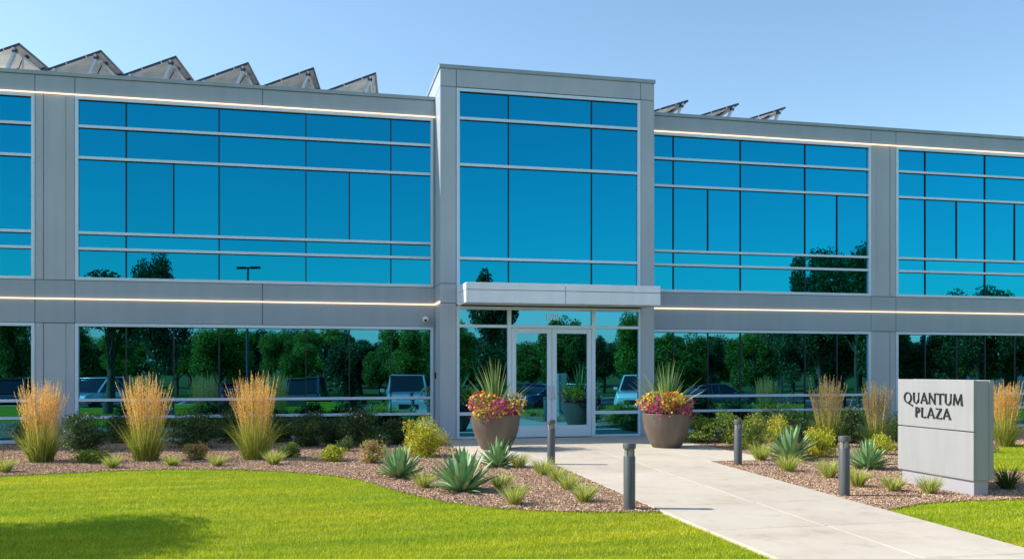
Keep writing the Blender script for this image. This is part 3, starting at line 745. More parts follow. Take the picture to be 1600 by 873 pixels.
# ------------------------------------------------------------------ plants
def lobe_points(n, rx, ry, rz, z0, seed, fill=.35, lobes=9):
    """points through an uneven mound made of several overlapping lobes"""
    r_ = np.random.default_rng(seed); C = []
    lc = r_.normal(size=(lobes, 3)); lc /= np.linalg.norm(lc, axis=1)[:, None]; lc *= r_.uniform(.25, .68, (lobes, 1))
    lr = r_.uniform(.30, .52, lobes)
    k = r_.integers(0, lobes, n); d = r_.normal(size=(n, 3)); d /= np.linalg.norm(d, axis=1)[:, None]
    rad = r_.uniform(fill, 1.08, n) ** .6
    P = lc[k] + d * (lr[k] * rad)[:, None]
    P = P * np.array([rx, ry, rz]); P[:, 2] += z0
    return P
def bush(px_, py_, w, h, name, label, cat, lm='shrub', L=.05, W=.025, n=2600, group=None, flowers=None, nf=120, fs=.035, up=.3):
    x, y = G(px_, py_, ZM); D = DEPTH(x, y); wm, hm = w * D / F, h * D / F
    rx, rz = wm / 2 * 1.25, hm / 2 * 1.25
    t = thing(name, label, cat, (x, y + rx * .5, ZM), rnd.uniform(0, 6), group)
    P = lobe_points(n, rx, rx * .9, rz, rz * .92, rnd.randrange(9999), .25, 13)
    Q = lobe_points(n // 2, rx * .95, rx * .9, rz * .62, rz * .42, rnd.randrange(9999), .25, 9); P = np.concatenate([P, Q])
    # a skirt of leaves low down and stray shoots on top
    P = P[P[:, 2] > .01]
    me = npmesh('foliage', leaves(P, L, W, up), 4, [lm]); link('foliage', me, t)
    ns = 26; sp = MB()
    for i in range(ns):
        q = P[rnd.randrange(len(P))]; sp.tube([(q[0]*.1, q[1]*.1, 0), (q[0]*.5, q[1]*.5, q[2]*.55), tuple(q)], [.007, .005, .002], 4)
    sp.build('stems', 'trunk', t)
    m = int(n * .06); Q = P[rng.integers(0, len(P), m)] * np.array([1.05, 1.05, 1.12]) + rng.normal(0, .02, (m, 3)); Q = Q[Q[:, 2] > .02]
    if flowers:
        k = rng.permutation(len(P)); P2 = P[k]
        s = np.linalg.norm(P2 / np.array([rx, rx, rz]) - np.array([0, 0, .95]), axis=1) + np.clip(P2[:, 2] / rz - .9, 0, 1) * .5
        P2 = P2[s > .55][:nf]; P2 = P2 * np.array([1.04, 1.04, 1.06])
        V, mi = flowerset(P2, fs, flowers)
        link('flowers', npmesh('flowers', V, 4, flowers, mi), t)
    return t
def flowerset(P, size, mats, mi=None, petals=5):
    n = len(P); out = []
    nrm = unit(n); nrm[:, 2] = np.abs(nrm[:, 2]) * .6 + .3; nrm[:, 1] -= .5; nrm /= np.linalg.norm(nrm, axis=1)[:, None]
    a = np.cross(nrm, unit(n)); a /= np.linalg.norm(a, axis=1)[:, None]; b = np.cross(nrm, a)
    s = (size * rng.uniform(.7, 1.25, n))[:, None]
    for k in range(petals):
        t = 2 * math.pi * k / petals
        d = a * math.cos(t) + b * math.sin(t); e = -a * math.sin(t) + b * math.cos(t)
        out.append(np.stack([P, P + d*s*.55 + e*s*.32 + nrm*s*.15, P + d*s + nrm*s*.08, P + d*s*.55 - e*s*.32 + nrm*s*.15], 1))
    V = np.stack(out, 1).reshape(-1, 3)
    if mi is None: mi = rng.integers(0, len(mats), n)
    return V, np.repeat(mi, petals)
def tuft(px_, py_, w, h, label, lm='tuft', n=300, group='small grass tufts in the mulch', name='grass_tuft'):
    x, y = G(px_, py_, ZM); D = DEPTH(x, y); r = w * D / F / 2 * 1.3; H = h * D / F * 1.12
    t = thing(name, label, 'grass tuft', (x, y + r * .3, ZM), 0, group)
    az = rng.uniform(0, 6.28, n); k = rng.uniform(0, 1, n) ** .6; rb = r * .28 * rng.uniform(0, 1, n)
    P = np.column_stack([np.cos(az) * rb, np.sin(az) * rb, np.zeros(n)])
    lean = k * math.atan2(r * .85, H) * 1.35
    V, Fc = blades(P, az, lean, H * rng.uniform(.65, 1.12, n) / np.cos(lean * .6), rng.uniform(.006, .011, n), 5, 1.3)
    link('blades', idxmesh('blades', V, Fc, [lm]), t)
    m = 26; P2 = np.column_stack([rng.normal(0, r*.4, m), rng.normal(0, r*.4, m), np.full(m, .01)])
    V, Fc = blades(P2, rng.uniform(0, 6.28, m), rng.uniform(1.0, 1.5, m), rng.uniform(.08, .18, m), rng.uniform(.006, .011, m), 3, .5)
    link('dry_blades', idxmesh('dry_blades', V, Fc, ['plume_shade_dry']), t)
    return t
def reed(px_, py_, w, ytop, label, pm='plume', lm='reedleaf', nst=165, x=None, y=None):
    if x is None: x, y = G(px_, py_, ZM)
    D = DEPTH(x, y); r = w * D / F / 2; H = CAMZ - (ytop - HY) * D / F
    t = thing('reed_grass', label, 'ornamental grass', (x, y + .22, ZM), 0, 'feather reed grasses along the facade')
    n = 760; az = rng.uniform(0, 6.28, n); rb = r * .42 * rng.uniform(0, 1, n) ** .5
    P = np.column_stack([np.cos(az) * rb, np.sin(az) * rb, np.zeros(n)])
    lean = rng.uniform(0, 1, n) ** 1.7 * .5
    V, Fc = blades(P, az + rng.normal(0, .4, n), lean, H * rng.uniform(.26, .68, n) * rng.uniform(.7, 1, n), rng.uniform(.005, .010, n), 6, 1.0, rng.uniform(0, 1.6, n) * (rng.uniform(size=n) < .4))
    link('leaves', idxmesh('leaves', V, Fc, [lm]), t)
    n = nst; az = rng.uniform(0, 6.28, n); rb = r * .40 * rng.uniform(0, 1, n) ** .5
    P = np.column_stack([np.cos(az) * rb, np.sin(az) * rb, np.full(n, .02)])
    out = rng.uniform(0, 1, n) ** .75; lean = out * math.atan2(r * .66, H) * np.where(rng.uniform(size=n) < .06, 2.1, 1); hh = H * (1.03 - .20 * out * rng.uniform(.2, 1, n)) * rng.uniform(.74, 1.0, n)
    dirs = np.column_stack([np.cos(az) * np.sin(lean), np.sin(az) * np.sin(lean), np.cos(lean)])
    sag = np.column_stack([np.cos(az), np.sin(az), -.4 * np.ones(n)]) * (out * .05 * rng.uniform(0, 1.5, n))[:, None]
    top = P + dirs * hh[:, None] + sag; mid = P + dirs * (hh * rng.uniform(.40, .74, n))[:, None]
    tw = rng.uniform(0, 3.14, n); side = np.column_stack([np.cos(tw), np.sin(tw), np.zeros(n)]) * .0032
    Vs = np.stack([P - side, P + side, mid + side, mid - side], 1).reshape(-1, 3)
    link('stalks', npmesh('stalks', Vs, 4, ['stalk']), t)
    # plume: two crossed tapering spindles of little spikelets
    K = 58; tt = (np.arange(K)[None, :] + rng.uniform(0, 1, (n, K))) / K; ax_ = top - mid
    C = (mid[:, None, :] + ax_[:, None, :] * tt[:, :, None])
    C += rng.normal(0, 1, C.shape) * (.0075 * np.clip(np.sin(np.clip(tt * .95 + .05, 0, 1) ** .8 * math.pi), 0, 1) ** .8 + .0006)[:, :, None]
    C = C.reshape(-1, 3)
    a = np.repeat(ax_ / np.linalg.norm(ax_, axis=1)[:, None], K, 0) + rng.normal(0, .10, (len(C), 3)); a /= np.linalg.norm(a, axis=1)[:, None]
    b = np.cross(a, unit(len(C))); b /= np.linalg.norm(b, axis=1)[:, None]
    Lh, Wh = .017, .0036
    Vp = np.stack([C - a*Lh, C + b*Wh, C + a*Lh, C - b*Wh], 1).reshape(-1, 3)
    link('plumes', npmesh('plumes', Vp, 4, [pm]), t)
    return t
def agave(px_, py_, w, h, label, seed):
    r_ = random.Random(seed); x, y = G(px_, py_, ZM); D = DEPTH(x, y); S_ = w * D / F / 2; H = h * D / F
    t = thing('agave', label, 'agave', (x, y + S_ * .25, ZM), r_.uniform(0, 6), 'agaves in the beds')
    N = 48
    for i in range(N):
        f_ = i / (N - 1)                               # 0 inner, 1 outer
        az = i * 2.39996 + r_.uniform(-.15, .15)
        el = R(86 - 78 * f_ ** .85 + r_.uniform(-6, 6)); Ln = (H * .98 * (1 - f_) + S_ * 1.02 * f_) * r_.uniform(.85, 1.1)
        Wd = Ln * .20 * r_.uniform(.85, 1.1) + .008; K = 9; m = MB(); n0 = 0
        rows_ = []
        bend = r_.uniform(-.15, .35) * (.3 + f_)
        p = Vector((.02 + .05 * f_, 0, .02 + .03 * (1 - f_))); e = el
        for k in range(K + 1):
            s = k / K; wd = Wd * (.55 + .45 * math.sin(min(1, s * 1.9) * math.pi / 2)) * (1 - s ** 3.2) * .5 + .0012
            nrm = Vector((-math.sin(e), 0, math.cos(e)))
            cup = wd * .35; th = Wd * .10 * (1 - s) + .001
            rows_.append([p + Vector((0, -wd, 0)) + nrm * cup, p + Vector((0, -wd * .45, 0)) + nrm * cup * .2, p.copy(), p + Vector((0, wd * .45, 0)) + nrm * cup * .2, p + Vector((0, wd, 0)) + nrm * cup, p - nrm * th * 1.6])
            p = p + Vector((math.cos(e), 0, math.sin(e))) * Ln / K; e -= bend / K
        rot = Matrix.Rotation(az, 3, 'Z')
        for row in rows_: m.v += [tuple(rot @ q) for q in row]
        for k in range(K):
            for j in range(6):
                a_, b2 = k*6 + j, k*6 + (j + 1) % 6; m.f.append((a_, b2, b2 + 6, a_ + 6)); m.m.append(0)
        m.build('leaf', 'agave', t, smooth=True)
    return t

reed(58, 724, 80, 590, 'feathery orange plumed reed grass at the far left, before the grey pillar')
reed(224, 722, 82, 582, 'feathery orange plumed reed grass in front of the silver SUV reflection, second from the left')
reed(397, 720, 84, 578, 'tallest feathery orange plumed reed grass, before the middle of the long left window')
reed(1303, 700, 62, 584, 'slim straw coloured reed grass behind the yellow flowers right of the path', 'plume_shade_dry', 'tuftdark', 130)  # this reed and the next: plume colour darkened in place of shade
reed(1382, 704, 50, 591, 'shaded reed grass against the grey pillar behind the sign', 'plume_shade_dry', 'tuftdark', 130)
reed(1584, 698, 58, 592, 'orange plumed reed grass at the far right behind the sign')

SG = 'dark shrubs against the ground floor windows'
for a in ((125, 708, 66, 54, 'dark green rounded shrub between the two leftmost reed grasses'), (300, 703, 82, 54, 'wide dark green shrub between the second and third reed grass'),
          (40, 697, 50, 40, 'dark green shrub partly behind the far left reed grass'), (484, 700, 62, 52, 'dark green shrub just right of the tallest reed grass'),
          (570, 700, 84, 52, 'widest dark green shrub left of the yellow flowering bush'), (627, 696, 56, 46, 'dark green shrub behind the yellow flowering bush'),
          (1243, 694, 96, 56, 'dark green shrub behind the large right agave'), (1340, 694, 56, 50, 'dark green shrub between the two reed grasses near the right pillar'), (1440, 694, 80, 46, 'dark green shrub hidden mostly behind the sign'),
          (192, 694, 56, 42, 'dark green shrub mostly behind the second reed grass'), (370, 694, 60, 46, 'dark green shrub left of and behind the tallest reed grass'),
          (432, 692, 50, 40, 'dark green shrub right of and behind the tallest reed grass'), (524, 694, 46, 36, 'lower dark green shrub between the two wide ones right of the tallest reed grass'),
          (1290, 690, 60, 44, 'dark green shrub behind the slim straw coloured reed grass')):
    bush(a[0], a[1], a[2] * 1.18, a[3] * 1.06, 'dark_shrub', a[4], 'shrub', 'shrub', .045, .024, 3600, SG)
bush(1105, 693, 74, 40, 'leafy_shrub', 'mid green leafy shrub right of the right flower pot', 'shrub', 'shrublight', .05, .026, 2400)
bush(1150, 694, 60, 48, 'leafy_shrub', 'mid green leafy shrub behind the thin bollard on the right', 'shrub', 'shrublight', .05, .026, 2200)
bush(136, 725, 56, 20, 'ground_cover_plant', 'low spreading green plant in front of the leftmost dark shrub', 'plant', 'shrublight', .055, .03, 700)
bush(306, 720, 36, 26, 'low_shrub', 'small green shrub with red tips in front of the wide dark shrub', 'shrub', 'pinkleaf', .045, .024, 900)
bush(452, 716, 34, 27, 'low_shrub', 'small plain green shrub right of the tallest reed grass', 'shrub', 'shrublight', .045, .02, 800)
bush(519, 722, 42, 28, 'low_shrub', 'small yellow green shrub alone in the mulch before the widest dark shrub', 'shrub', 'limeleaf', .045, .022, 900)
bush(585, 725, 46, 38, 'low_shrub', 'small pink tinged shrub left of the nearest agaves', 'shrub', 'pinkleaf', .045, .02, 1100)
bush(540, 706, 30, 26, 'low_shrub', 'small grey green shrub at the foot of the widest dark shrub', 'shrub', 'tuftdark', .04, .014, 700)
bush(668, 716, 82, 58, 'flowering_bush', 'bushy yellow flowering plant with a few orange blooms left of the entrance', 'flowering bush', 'limeleaf', .045, .018, 3400, flowers=['f_yel', 'f_yel', 'f_yel', 'f_yel', 'f_org'], nf=330, fs=.019)
bush(1183, 704, 66, 48, 'flowering_bush', 'green bush dotted with yellow and orange flowers behind the thin bollard', 'flowering bush', 'shrublight', .045, .018, 2600, flowers=['f_yel', 'f_yel', 'f_org'], nf=170, fs=.02)
bush(1225, 699, 50, 44, 'flowering_bush', 'yellow flowered bush directly behind the large right agave', 'flowering bush', 'limeleaf', .045, .018, 1800, flowers=['f_yel', 'f_pnk'], nf=110, fs=.02)
bush(1291, 717, 60, 44, 'flowering_bush', 'lime yellow bush with orange blooms left of the bollard by the sign', 'flowering bush', 'limeleaf', .045, .016, 2400, flowers=['f_yel', 'f_yel', 'f_org'], nf=170, fs=.02)
bush(1388, 712, 46, 34, 'low_shrub', 'small lime green shrub behind the agave beside the sign', 'shrub', 'limeleaf', .045, .018, 1000)
bush(1556, 706, 30, 12, 'low_shrub', 'tiny straw coloured shrub by the upper lawn behind the sign', 'shrub', 'pinkleaf', .035, .014, 300)

agave(625, 748, 76, 50, 'medium green agave left of the largest one, nearest the lawn curve', 3)
agave(724, 770, 96, 68, 'largest grey green agave, in front of the yellow flowering bush', 4)
agave(780, 731, 62, 44, 'small agave in front of the left flower pot', 5)
agave(1240, 720, 84, 56, 'large pale green agave right of the path', 6)
agave(1361, 734, 70, 46, 'pale green agave between the right bollard and the sign', 8)

for a in ((6, 739, 30, 26, 'small grass tuft at the left photo edge below the first reed grass'), (175, 732, 26, 22, 'small grass tuft at the lawn edge between the first and second reed grass'),
          (268, 729, 24, 18, 'smallest grass tuft, at the lawn edge right of the second reed grass'), (339, 729, 26, 20, 'small grass tuft at the lawn edge left of the tallest reed grass'),
          (427, 727, 32, 25, 'grass tuft at the lawn edge right of the foot of the tallest reed grass'), (663, 763, 34, 27, 'grass tuft between the medium and the largest agave'),
          (785, 765, 36, 28, 'grass tuft right beside the largest agave'), (806, 790, 42, 36, 'largest grass tuft at the lawn edge right of the largest agave'),
          (812, 732, 30, 24, 'grass tuft right of the small agave by the left pot'), (850, 743, 36, 28, 'grass tuft at the foot of the bollard in front of the doors'),
          (871, 753, 28, 24, 'short grass tuft second in the row running to the near bollard'), (890, 767, 36, 30, 'grass tuft third in the row running to the near bollard'),
          (915, 786, 38, 32, 'grass tuft last in the row, nearest the near bollard'), (1192, 720, 36, 30, 'grass tuft right of the thin bollard on the right'),
          (1235, 738, 38, 30, 'grass tuft in front of the large right agave'), (1300, 748, 36, 32, 'grass tuft left of the bollard by the sign'),
          (1343, 762, 34, 32, 'grass tuft right of the bollard by the sign'), (1400, 769, 32, 28, 'grass tuft at the left end of the sign foot'),
          (1457, 773, 34, 30, 'grass tuft in front of the middle of the sign foot')):
    tuft(*a)
tuft(1581, 766, 42, 38, 'dark green grass tuft at the right photo edge beside the sign', 'tuftdark')

# ------------------------------------------------------------------ flower pots
def planter(px_, py_, which, seed):
    x, y = G(px_, py_, 0); y += .27
    t = thing('planter_pot', f'large brown grey round pot with flowers standing {which}', 'flower pot', (x, y, 0), 0, 'flower pots at the entrance')
    prof = [(.26, 0), (.275, .01), (.32, .09), (.385, .22), (.43, .36), (.452, .50), (.458, .62), (.462, .645), (.455, .655), (.425, .655), (.42, .60)]
    m = MB(); m.lathe(prof, 48); m.build('pot', 'pot', t, smooth=True)
    m = MB(); m.lathe([(.0, .601), (.42, .602)], 32, cap=False); m.build('soil', 'soil', t)
    f_ = thing('flowering_plant', f'mound of magenta, red and yellow flowers filling the pot {which}', 'flowers', (x, y, .6), 0, 'flowers in the pots')
    n = 4200; P = lobe_points(n, .70, .70, .40, .13, seed, .3, 16)
    r = np.hypot(P[:, 0], P[:, 1]); P = P[((P[:, 2] > .02) | (r > .48)) & (P[:, 2] > -.16)]
    link('foliage', npmesh('foliage', leaves(P, .045, .02, .2), 4, ['shrublight']), f_)
    P = lobe_points(11000, .72, .72, .42, .13, seed, .85, 16); r = np.hypot(P[:, 0], P[:, 1])
    P = P[((P[:, 2] > .06) | (r > .50)) & (P[:, 2] > -.17)][:2100]
    ci = rng.integers(0, len(P), 70); cc = P[ci]; ch = cc[:, 2] + rng.normal(0, .05, 70); cu = rng.uniform(size=70)
    ccol = np.where(ch < .24, np.where(cu < .72, 0, np.where(cu < .84, 1, 2)), np.where(cu < .60, 2, np.where(cu < .74, 3, np.where(cu < .88, 0, 1))))
    near = np.argmin(((P[:, None, :] - cc[None]) ** 2).sum(2), 1); mi = ccol[near]; u_ = rng.uniform(size=len(P))
    mi = np.where(u_ < .10, 4, np.where(u_ > .90, 2, mi))
    V, mi = flowerset(P, .025, 5, mi)
    link('flowers', npmesh('flowers', V, 4, ['f_mag', 'f_red', 'f_yel', 'f_org', 'f_pnk'], mi), f_)
    s = thing('spike_plant', f'upright sword leaved plant rising from the flowers in the pot {which}', 'plant', (x, y, .66), 0, 'sword leaved plants in the pots')
    n = 64; az = rng.uniform(0, 6.28, n); lean = rng.uniform(0, 1, n) ** 1.9 * 1.0; P = np.column_stack([np.cos(az)*.03, np.sin(az)*.03, np.zeros(n)])
    V, Fc = blades(P, az, lean, rng.uniform(.72, 1.12, n) * (1 - lean * .12), rng.uniform(.036, .056, n), 7, .45, tip=.03)
    link('leaves', idxmesh('leaves', V, Fc, ['yucca']), s)
planter(779, 703, 'left of the entrance doors', 21)
planter(1050, 700, 'right of the entrance doors', 35)

# ------------------------------------------------------------------ trees
def tree_proto(seed, lm, Rr=2.3, zc=3.9, rz=3.0, n=22000, lobes=22, Ls=.17):
    r_ = random.Random(seed); t = thing('tree', '', 'tree')
    rs = np.random.default_rng(seed)
    lc = rs.normal(size=(lobes, 3)); lc /= np.linalg.norm(lc, axis=1)[:, None]; lc *= rs.uniform(.3, .8, (lobes, 1)); lr = rs.uniform(.2, .36, lobes)
    k = rs.integers(0, lobes, n); d = rs.normal(size=(n, 3)); d /= np.linalg.norm(d, axis=1)[:, None]
    P = (lc[k] + d * (lr[k] * rs.uniform(.1, 1.15, n) ** .6)[:, None]) * np.array([Rr, Rr, rz]); P[:, 2] += zc
    link('crown', npmesh('crown', leaves(P, Ls, Ls * .55), 4, [lm]), t)
    m = MB(); m.tube([(0, 0, 0), (.04, .02, 1.2), (-.03, .05, zc * .6), (.05, 0, zc), (0, 0, zc + rz * .6)], [.16, .12, .10, .06, .02], 10)
    for i in range(lobes):
        q = Vector(lc[i] * np.array([Rr, Rr, rz])) + Vector((0, 0, zc)); h = min(q.z - .6, zc + .5) * r_.uniform(.55, .85); h = max(h, 1.2)
        mid = Vector((q.x * .5, q.y * .5, (h + q.z) / 2 + .1)); m.tube([(0, 0, h), mid, q], [.055, .035, .012], 6)
    m.build('trunk', 'trunk', t, smooth=True); return t
protos = [tree_proto(31, 'treeA'), tree_proto(32, 'treeB', 2.0, 3.7, 3.0), tree_proto(33, 'treeC', 2.5, 4.0, 2.9), tree_proto(34, 'treeB', 2.6, 4.1, 3.0)]
used = [False] * 4
def tree_at(x, y, ztop, r, k, label='leafy green tree in the grounds opposite, seen only mirrored in the windows', group='trees mirrored in the windows'):
    b = protos[k]
    if used[k]: b = copy_tree(b)
    used[k] = True
    zg = hg(y) + ZG; base_r = (2.3, 2.0, 2.5, 2.6, 1.9)[k]; base_h = (6.7, 6.5, 6.7, 6.9, 4.5)[k]
    b.location = (x, y, zg); sh = (ztop - zg) / base_h; sr = r / base_r
    b.scale = (sr, sr, sh); b.rotation_euler = (0, 0, rnd.uniform(0, 6.28)); tag(b, label, 'tree', group)
protos.append(tree_proto(77, 'treeB', 1.9, 3.45, 1.15, 6500, 11, .13)); used.append(False)
tree_at(-6.35, 9.25, 4.62, 1.95, 4, 'dark leafy tree just left of the photo that shades the lawn', None)
def reftree(px_, ytop, hw, D, k, plane=YF):
    x, y = RV(px_, D, plane); tree_at(x, y, CAMZ + (HY - ytop) * D / F, hw * D / F, k)
for a in ((20, 415, 45, 46, 0), (245, 384, 58, 44, 3), (345, 500, 60, 52, 2), (440, 512, 36, 58, 2), (500, 545, 40, 80, 0), (540, 508, 40, 46, 1), (600, 528, 36, 62, 0), (640, 500, 50, 50, 2),
          (757, 409, 46, 47, 1), (860, 482, 42, 52, 0), (905, 500, 34, 60, 1), (985, 470, 48, 48, 2), (1060, 505, 55, 52, 0), (1115, 520, 30, 66, 1), (1180, 512, 44, 50, 0), (1240, 505, 40, 56, 3),
          (1284, 380, 64, 47, 3), (1342, 364, 54, 45, 3), (1318, 415, 76, 50, 1), (1385, 480, 50, 52, 0), (1455, 505, 50, 46, 1), (1530, 440, 60, 48, 3), (1580, 436, 56, 50, 0), (1640, 470, 60, 50, 2),
          (-40, 470, 60, 50, 2), (110, 485, 50, 50, 0), (700, 500, 50, 60, 2), (1700, 450, 60, 50, 1)):
    reftree(*a)
for i in range(30):
    px_ = -100 + i * 62 + rnd.uniform(-25, 25); D = rnd.uniform(64, 80)
    reftree(px_, rnd.uniform(506, 536), rnd.uniform(44, 62), D, rnd.choice((0, 1, 2, 2, 3)))
for i in range(34):
    px_ = -120 + i * 58 + rnd.uniform(-20, 20); D = rnd.uniform(84, 118)
    reftree(px_, rnd.uniform(512, 532), 64, D, rnd.randrange(4))

# ------------------------------------------------------------------ parking lamp, cars, low building behind the camera
x, y = RV(388, 50)
t = thing('parking_lamp', 'tall dark lamp post mirrored in the long left windows', 'lamp post', (x, y, hg(y) + ZG))
m = MB(); m.lathe([(.09, .5), (.06, 7.65)], 12); m.build('pole', 'bollard', t, smooth=True)
m = MB(); m.lathe([(.25, 0), (.25, .5)], 16); m.build('base', 'concrete', t, smooth=True)
m = MB(); m.box(-.65, -.12, -.15, .15, 7.6, 7.72); m.box(.12, .65, -.15, .15, 7.6, 7.72); m.box(-.12, .12, -.04, .04, 7.62, 7.7); m.build('lamp_head', 'black', t, bevel=.02)

def car(px_, D, rz, paint, kindc, label):
    L_, Wd, Hh, hood, cab0, cab1 = {'suv': (4.6, 1.86, 1.72, 1.02, 1.15, 4.45), 'sedan': (4.6, 1.80, 1.42, .92, 1.25, 3.9), 'truck': (5.5, 1.95, 1.85, 1.12, 1.35, 3.5)}[kindc]
    x, y = RV(px_, D); t = thing({'suv': 'parked_suv', 'sedan': 'parked_sedan', 'truck': 'pickup_truck'}[kindc], label, 'car', (x, y, -.576), rz, 'cars mirrored in the windows')
    nm = 'paint ' + label[:24]
    if paint not in M: M[paint[0]] = plain(paint[0], paint[1], .25, .3, .01, 1, coat=1.)
    def loft(st, name, mat, mats=None):
        m = MB(); K = len(st[0][1])
        for (xx, ring) in st:
            for (yy, zz) in ring: m.v.append((xx - L_/2, yy, zz))
        for i in range(len(st) - 1):
            for j in range(K):
                a_, b2 = i*K + j, i*K + (j+1) % K; m.f.append((a_, b2, b2 + K, a_ + K)); m.m.append(0)
        m.f.append(tuple(range(K))); m.m.append(0); m.f.append(tuple(reversed(range((len(st)-1)*K, len(st)*K)))); m.m.append(0)
        return m.build(name, mat, t, bevel=.02, smooth=True)
    def ring(w, z0, z1, wt): return [(-w*.94, z0), (w*.94, z0), (w, z0 + (z1 - z0)*.45), (wt, z1), (-wt, z1), (-w, z0 + (z1 - z0)*.45)]
    w = Wd/2
    tail = hood + (.0 if kindc != 'sedan' else .06)
    loft([(0, ring(w*.80, .32, hood*.72, w*.70)), (.12, ring(w*.93, .26, hood*.88, w*.80)), (.5, ring(w, .24, hood*.95, w*.86)), (cab0, ring(w, .24, hood, w*.9)), (cab1 - .3, ring(w, .24, tail, w*.9)), (L_ - .12, ring(w*.96, .26, tail*.98, w*.86)), (L_, ring(w*.86, .34, tail*.86, w*.78))], 'body', paint[0])
    def cr(wb, z0, wt, z1): return [(-wb, z0), (wb, z0), (wt, z1), (-wt, z1)]
    ws, rs_ = .75, .55
    loft([(cab0 - .12, cr(w*.82, hood - .03, w*.80, hood + .01)), (cab0 + ws, cr(w*.9, hood - .03, w*.72, Hh - .05)), (cab1 - rs_ - .1, cr(w*.9, tail - .03, w*.72, Hh - .06)), (cab1 + .05, cr(w*.82, tail - .03, w*.78, tail + .02))], 'windows', 'carglass')
    loft([(cab0 + ws - .06, cr(w*.73, Hh - .07, w*.68, Hh - .02)), ((cab0 + cab1)/2, cr(w*.75, Hh - .05, w*.68, Hh)), (cab1 - rs_ - .02, cr(w*.73, Hh - .07, w*.68, Hh - .03))], 'roof', paint[0])
    pm_ = MB(); g0, g1, g2, g3 = cab0 - .12 - L_/2, cab0 + ws - L_/2, cab1 - rs_ - .1 - L_/2, cab1 + .05 - L_/2
    for sy in (-1, 1):
        pm_.beam((g0, sy*w*.82, hood), (g1, sy*w*.73, Hh - .06), .07, .05); pm_.beam((g3, sy*w*.82, tail), (g2, sy*w*.73, Hh - .07), .10, .05)
        for q in (.36, .68): pm_.beam((g1 + (g2 - g1)*q, sy*w*.915, hood - .02), (g1 + (g2 - g1)*q, sy*w*.735, Hh - .05), .06, .04, (1, 0, 0))
        pm_.beam((g1, sy*w*.735, Hh - .045), (g2, sy*w*.735, Hh - .055), .05, .05)
    pm_.build('pillars', paint[0], t)
    for wx in (.85, L_ - .9):
        for sy in (-1, 1):
            m = MB(); m.lathe([(.20, -.12), (.33, -.12), (.345, -.06), (.345, .06), (.33, .12), (.20, .12)], 22); wo = m.build('wheel', 'tyre', t, smooth=True, loc=(wx - L_/2, sy*(w - .10), .345)); wo.rotation_euler = (R(90), 0, 0)
            m = MB(); m.lathe([(.2, -.1), (.2, .1), (.05, .125)], 18); m.build('rim', 'steel', wo, smooth=True)
    for sy in (-1, 1):
        m = MB(); m.box(.02 - L_/2, .16 - L_/2, sy*w*.62 - .14, sy*w*.62 + .14, hood*.66, hood*.78); m.build('headlight', 'white', t, bevel=.02)
        m = MB(); m.box(L_/2 - .14, L_/2 + .005, sy*w*.68 - .1, sy*w*.68 + .1, tail*.66, tail*.84); m.build('tail_light', 'f_red', t, bevel=.02)
        m = MB(); m.box(cab0 + .35 - L_/2, cab0 + .5 - L_/2, sy*(w + .09) - .09, sy*(w + .09) + .09, hood - .0, hood + .13); m.build('mirror', paint[0], t, bevel=.02)
    m = MB(); m.box(-L_/2 - .015, -L_/2 + .05, -w*.42, w*.42, hood*.42, hood*.62); m.build('grille', 'black', t, bevel=.01)
SILV = ('silver car paint', (.55, .57, .60)); WHT = ('white car paint', (.75, .76, .77)); NAVY = ('dark blue car paint', (.04, .07, .15)); RED = ('dark red car paint', (.22, .015, .03)); BLK = ('graphite car paint', (.07, .08, .095))
car(152, 41.5, R(-72), SILV, 'suv', 'silver SUV mirrored at the left of the long left window')
car(18, 41.5, R(80), BLK, 'suv', 'black SUV mirrored in the far left window')
car(352, 43, R(68), RED, 'sedan', 'dark red sedan mirrored behind the tallest reed grass')
car(482, 40.5, R(97), BLK, 'suv', 'dark grey SUV mirrored in the long left window beside the round tree')
car(640, 40, R(-84), SILV, 'truck', 'pale pickup truck mirrored at the right end of the long left window')
car(832, 45, R(-40), NAVY, 'sedan', 'dark blue sedan mirrored in the left entrance door')
car(885, 47, R(-55), WHT, 'sedan', 'white sedan mirrored in the right entrance door')
car(985, 44, R(-62), WHT, 'truck', 'white pickup truck mirrored in the right sidelight')
car(1120, 42, R(170), NAVY, 'sedan', 'dark blue sedan mirrored right of the right flower pot')
x, y = RV(1480, 75)
t = thing('low_building', 'pale low building mirrored in the far right window behind the sign', 'building', (x, y, -.75))
m = MB(); m.box(-5, 5, -3, 3, 0, 2.6); m.build('wall', 'shed', t)
m = MB(); m.box(-5.3, 5.3, -3.3, 3.3, 2.602, 2.85); m.build('roof', 'cap', t, bevel=.02)
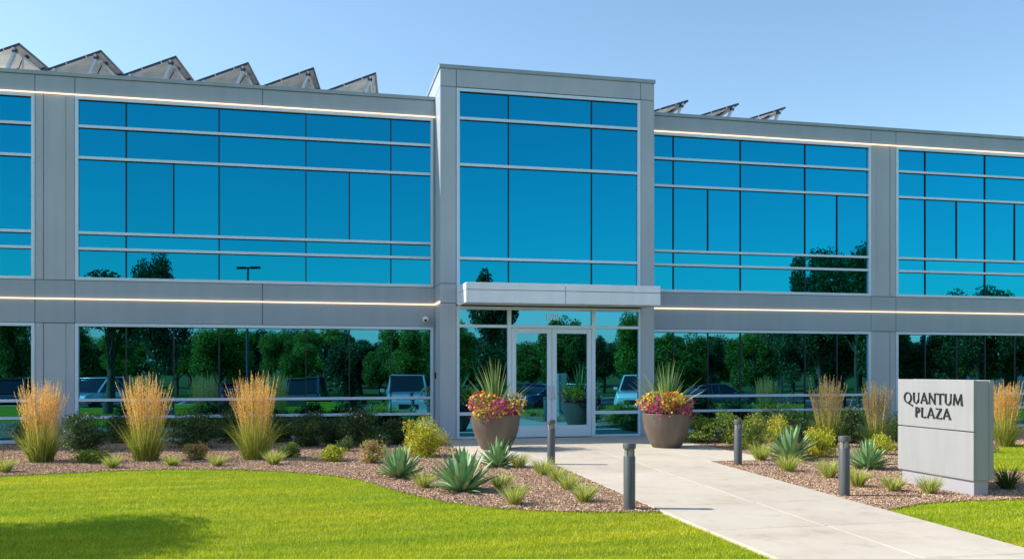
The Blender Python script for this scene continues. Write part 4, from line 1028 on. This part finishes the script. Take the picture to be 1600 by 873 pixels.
for q in (-3.5, -1.2, 1.2, 3.5): m = MB(); m.box(q - .6, q + .6, 2.985, 3.02, .9, 2.1); m.build('window', 'carglass', t)

# ------------------------------------------------------------------ light
AZ, EL = 16.5, 40.0
to_sun = Vector((-math.cos(R(AZ)) * math.cos(R(EL)), math.sin(R(AZ)) * math.cos(R(EL)), math.sin(R(EL))))
sl = bpy.data.lights.new('sun', 'SUN'); sl.energy = 3.95; sl.angle = R(.53); sl.color = (1, .95, .87)
so = bpy.data.objects.new('sun', sl); COL.objects.link(so); so.rotation_euler = to_sun.to_track_quat('Z', 'Y').to_euler()
w = bpy.data.worlds.new('World'); sc.world = w; w.use_nodes = True
nt = w.node_tree; bg = nt.nodes['Background']
sky = nt.nodes.new('ShaderNodeTexSky'); sky.sky_type = 'NISHITA'; sky.sun_disc = False
sky.sun_elevation = R(EL); sky.sun_rotation = math.atan2(to_sun.x, to_sun.y)
sky.air_density = 1.0; sky.dust_density = 1.0; sky.ozone_density = 1.3; sky.altitude = 100
mx = nt.nodes.new('ShaderNodeMix'); mx.data_type = 'RGBA'; mx.blend_type = 'MULTIPLY'; mx.inputs['Factor'].default_value = 1
mx.inputs['B'].default_value = (.87, .985, .985, 1)
nt.links.new(sky.outputs[0], mx.inputs['A']); nt.links.new(mx.outputs['Result'], bg.inputs['Color']); bg.inputs['Strength'].default_value = .15

# ------------------------------------------------------------------ camera
cd = bpy.data.cameras.new('camera'); co_ = bpy.data.objects.new('camera', cd); COL.objects.link(co_)
co_.location = (0, 0, CAMZ); co_.rotation_euler = (R(90), 0, -TH)
cd.sensor_width = 36; cd.lens = 36 * F / 1600; cd.shift_y = (HY - 436.5) / 1600; cd.clip_end = 3000; cd.clip_start = .1
sc.camera = co_
sc.view_settings.view_transform = 'Standard'; sc.view_settings.look = 'None'; sc.view_settings.exposure = .64; sc.view_settings.gamma = 1
sc.cycles.max_bounces = 6; sc.cycles.glossy_bounces = 3; sc.cycles.diffuse_bounces = 3; sc.cycles.transparent_max_bounces = 4
sc.cycles.use_adaptive_sampling = True
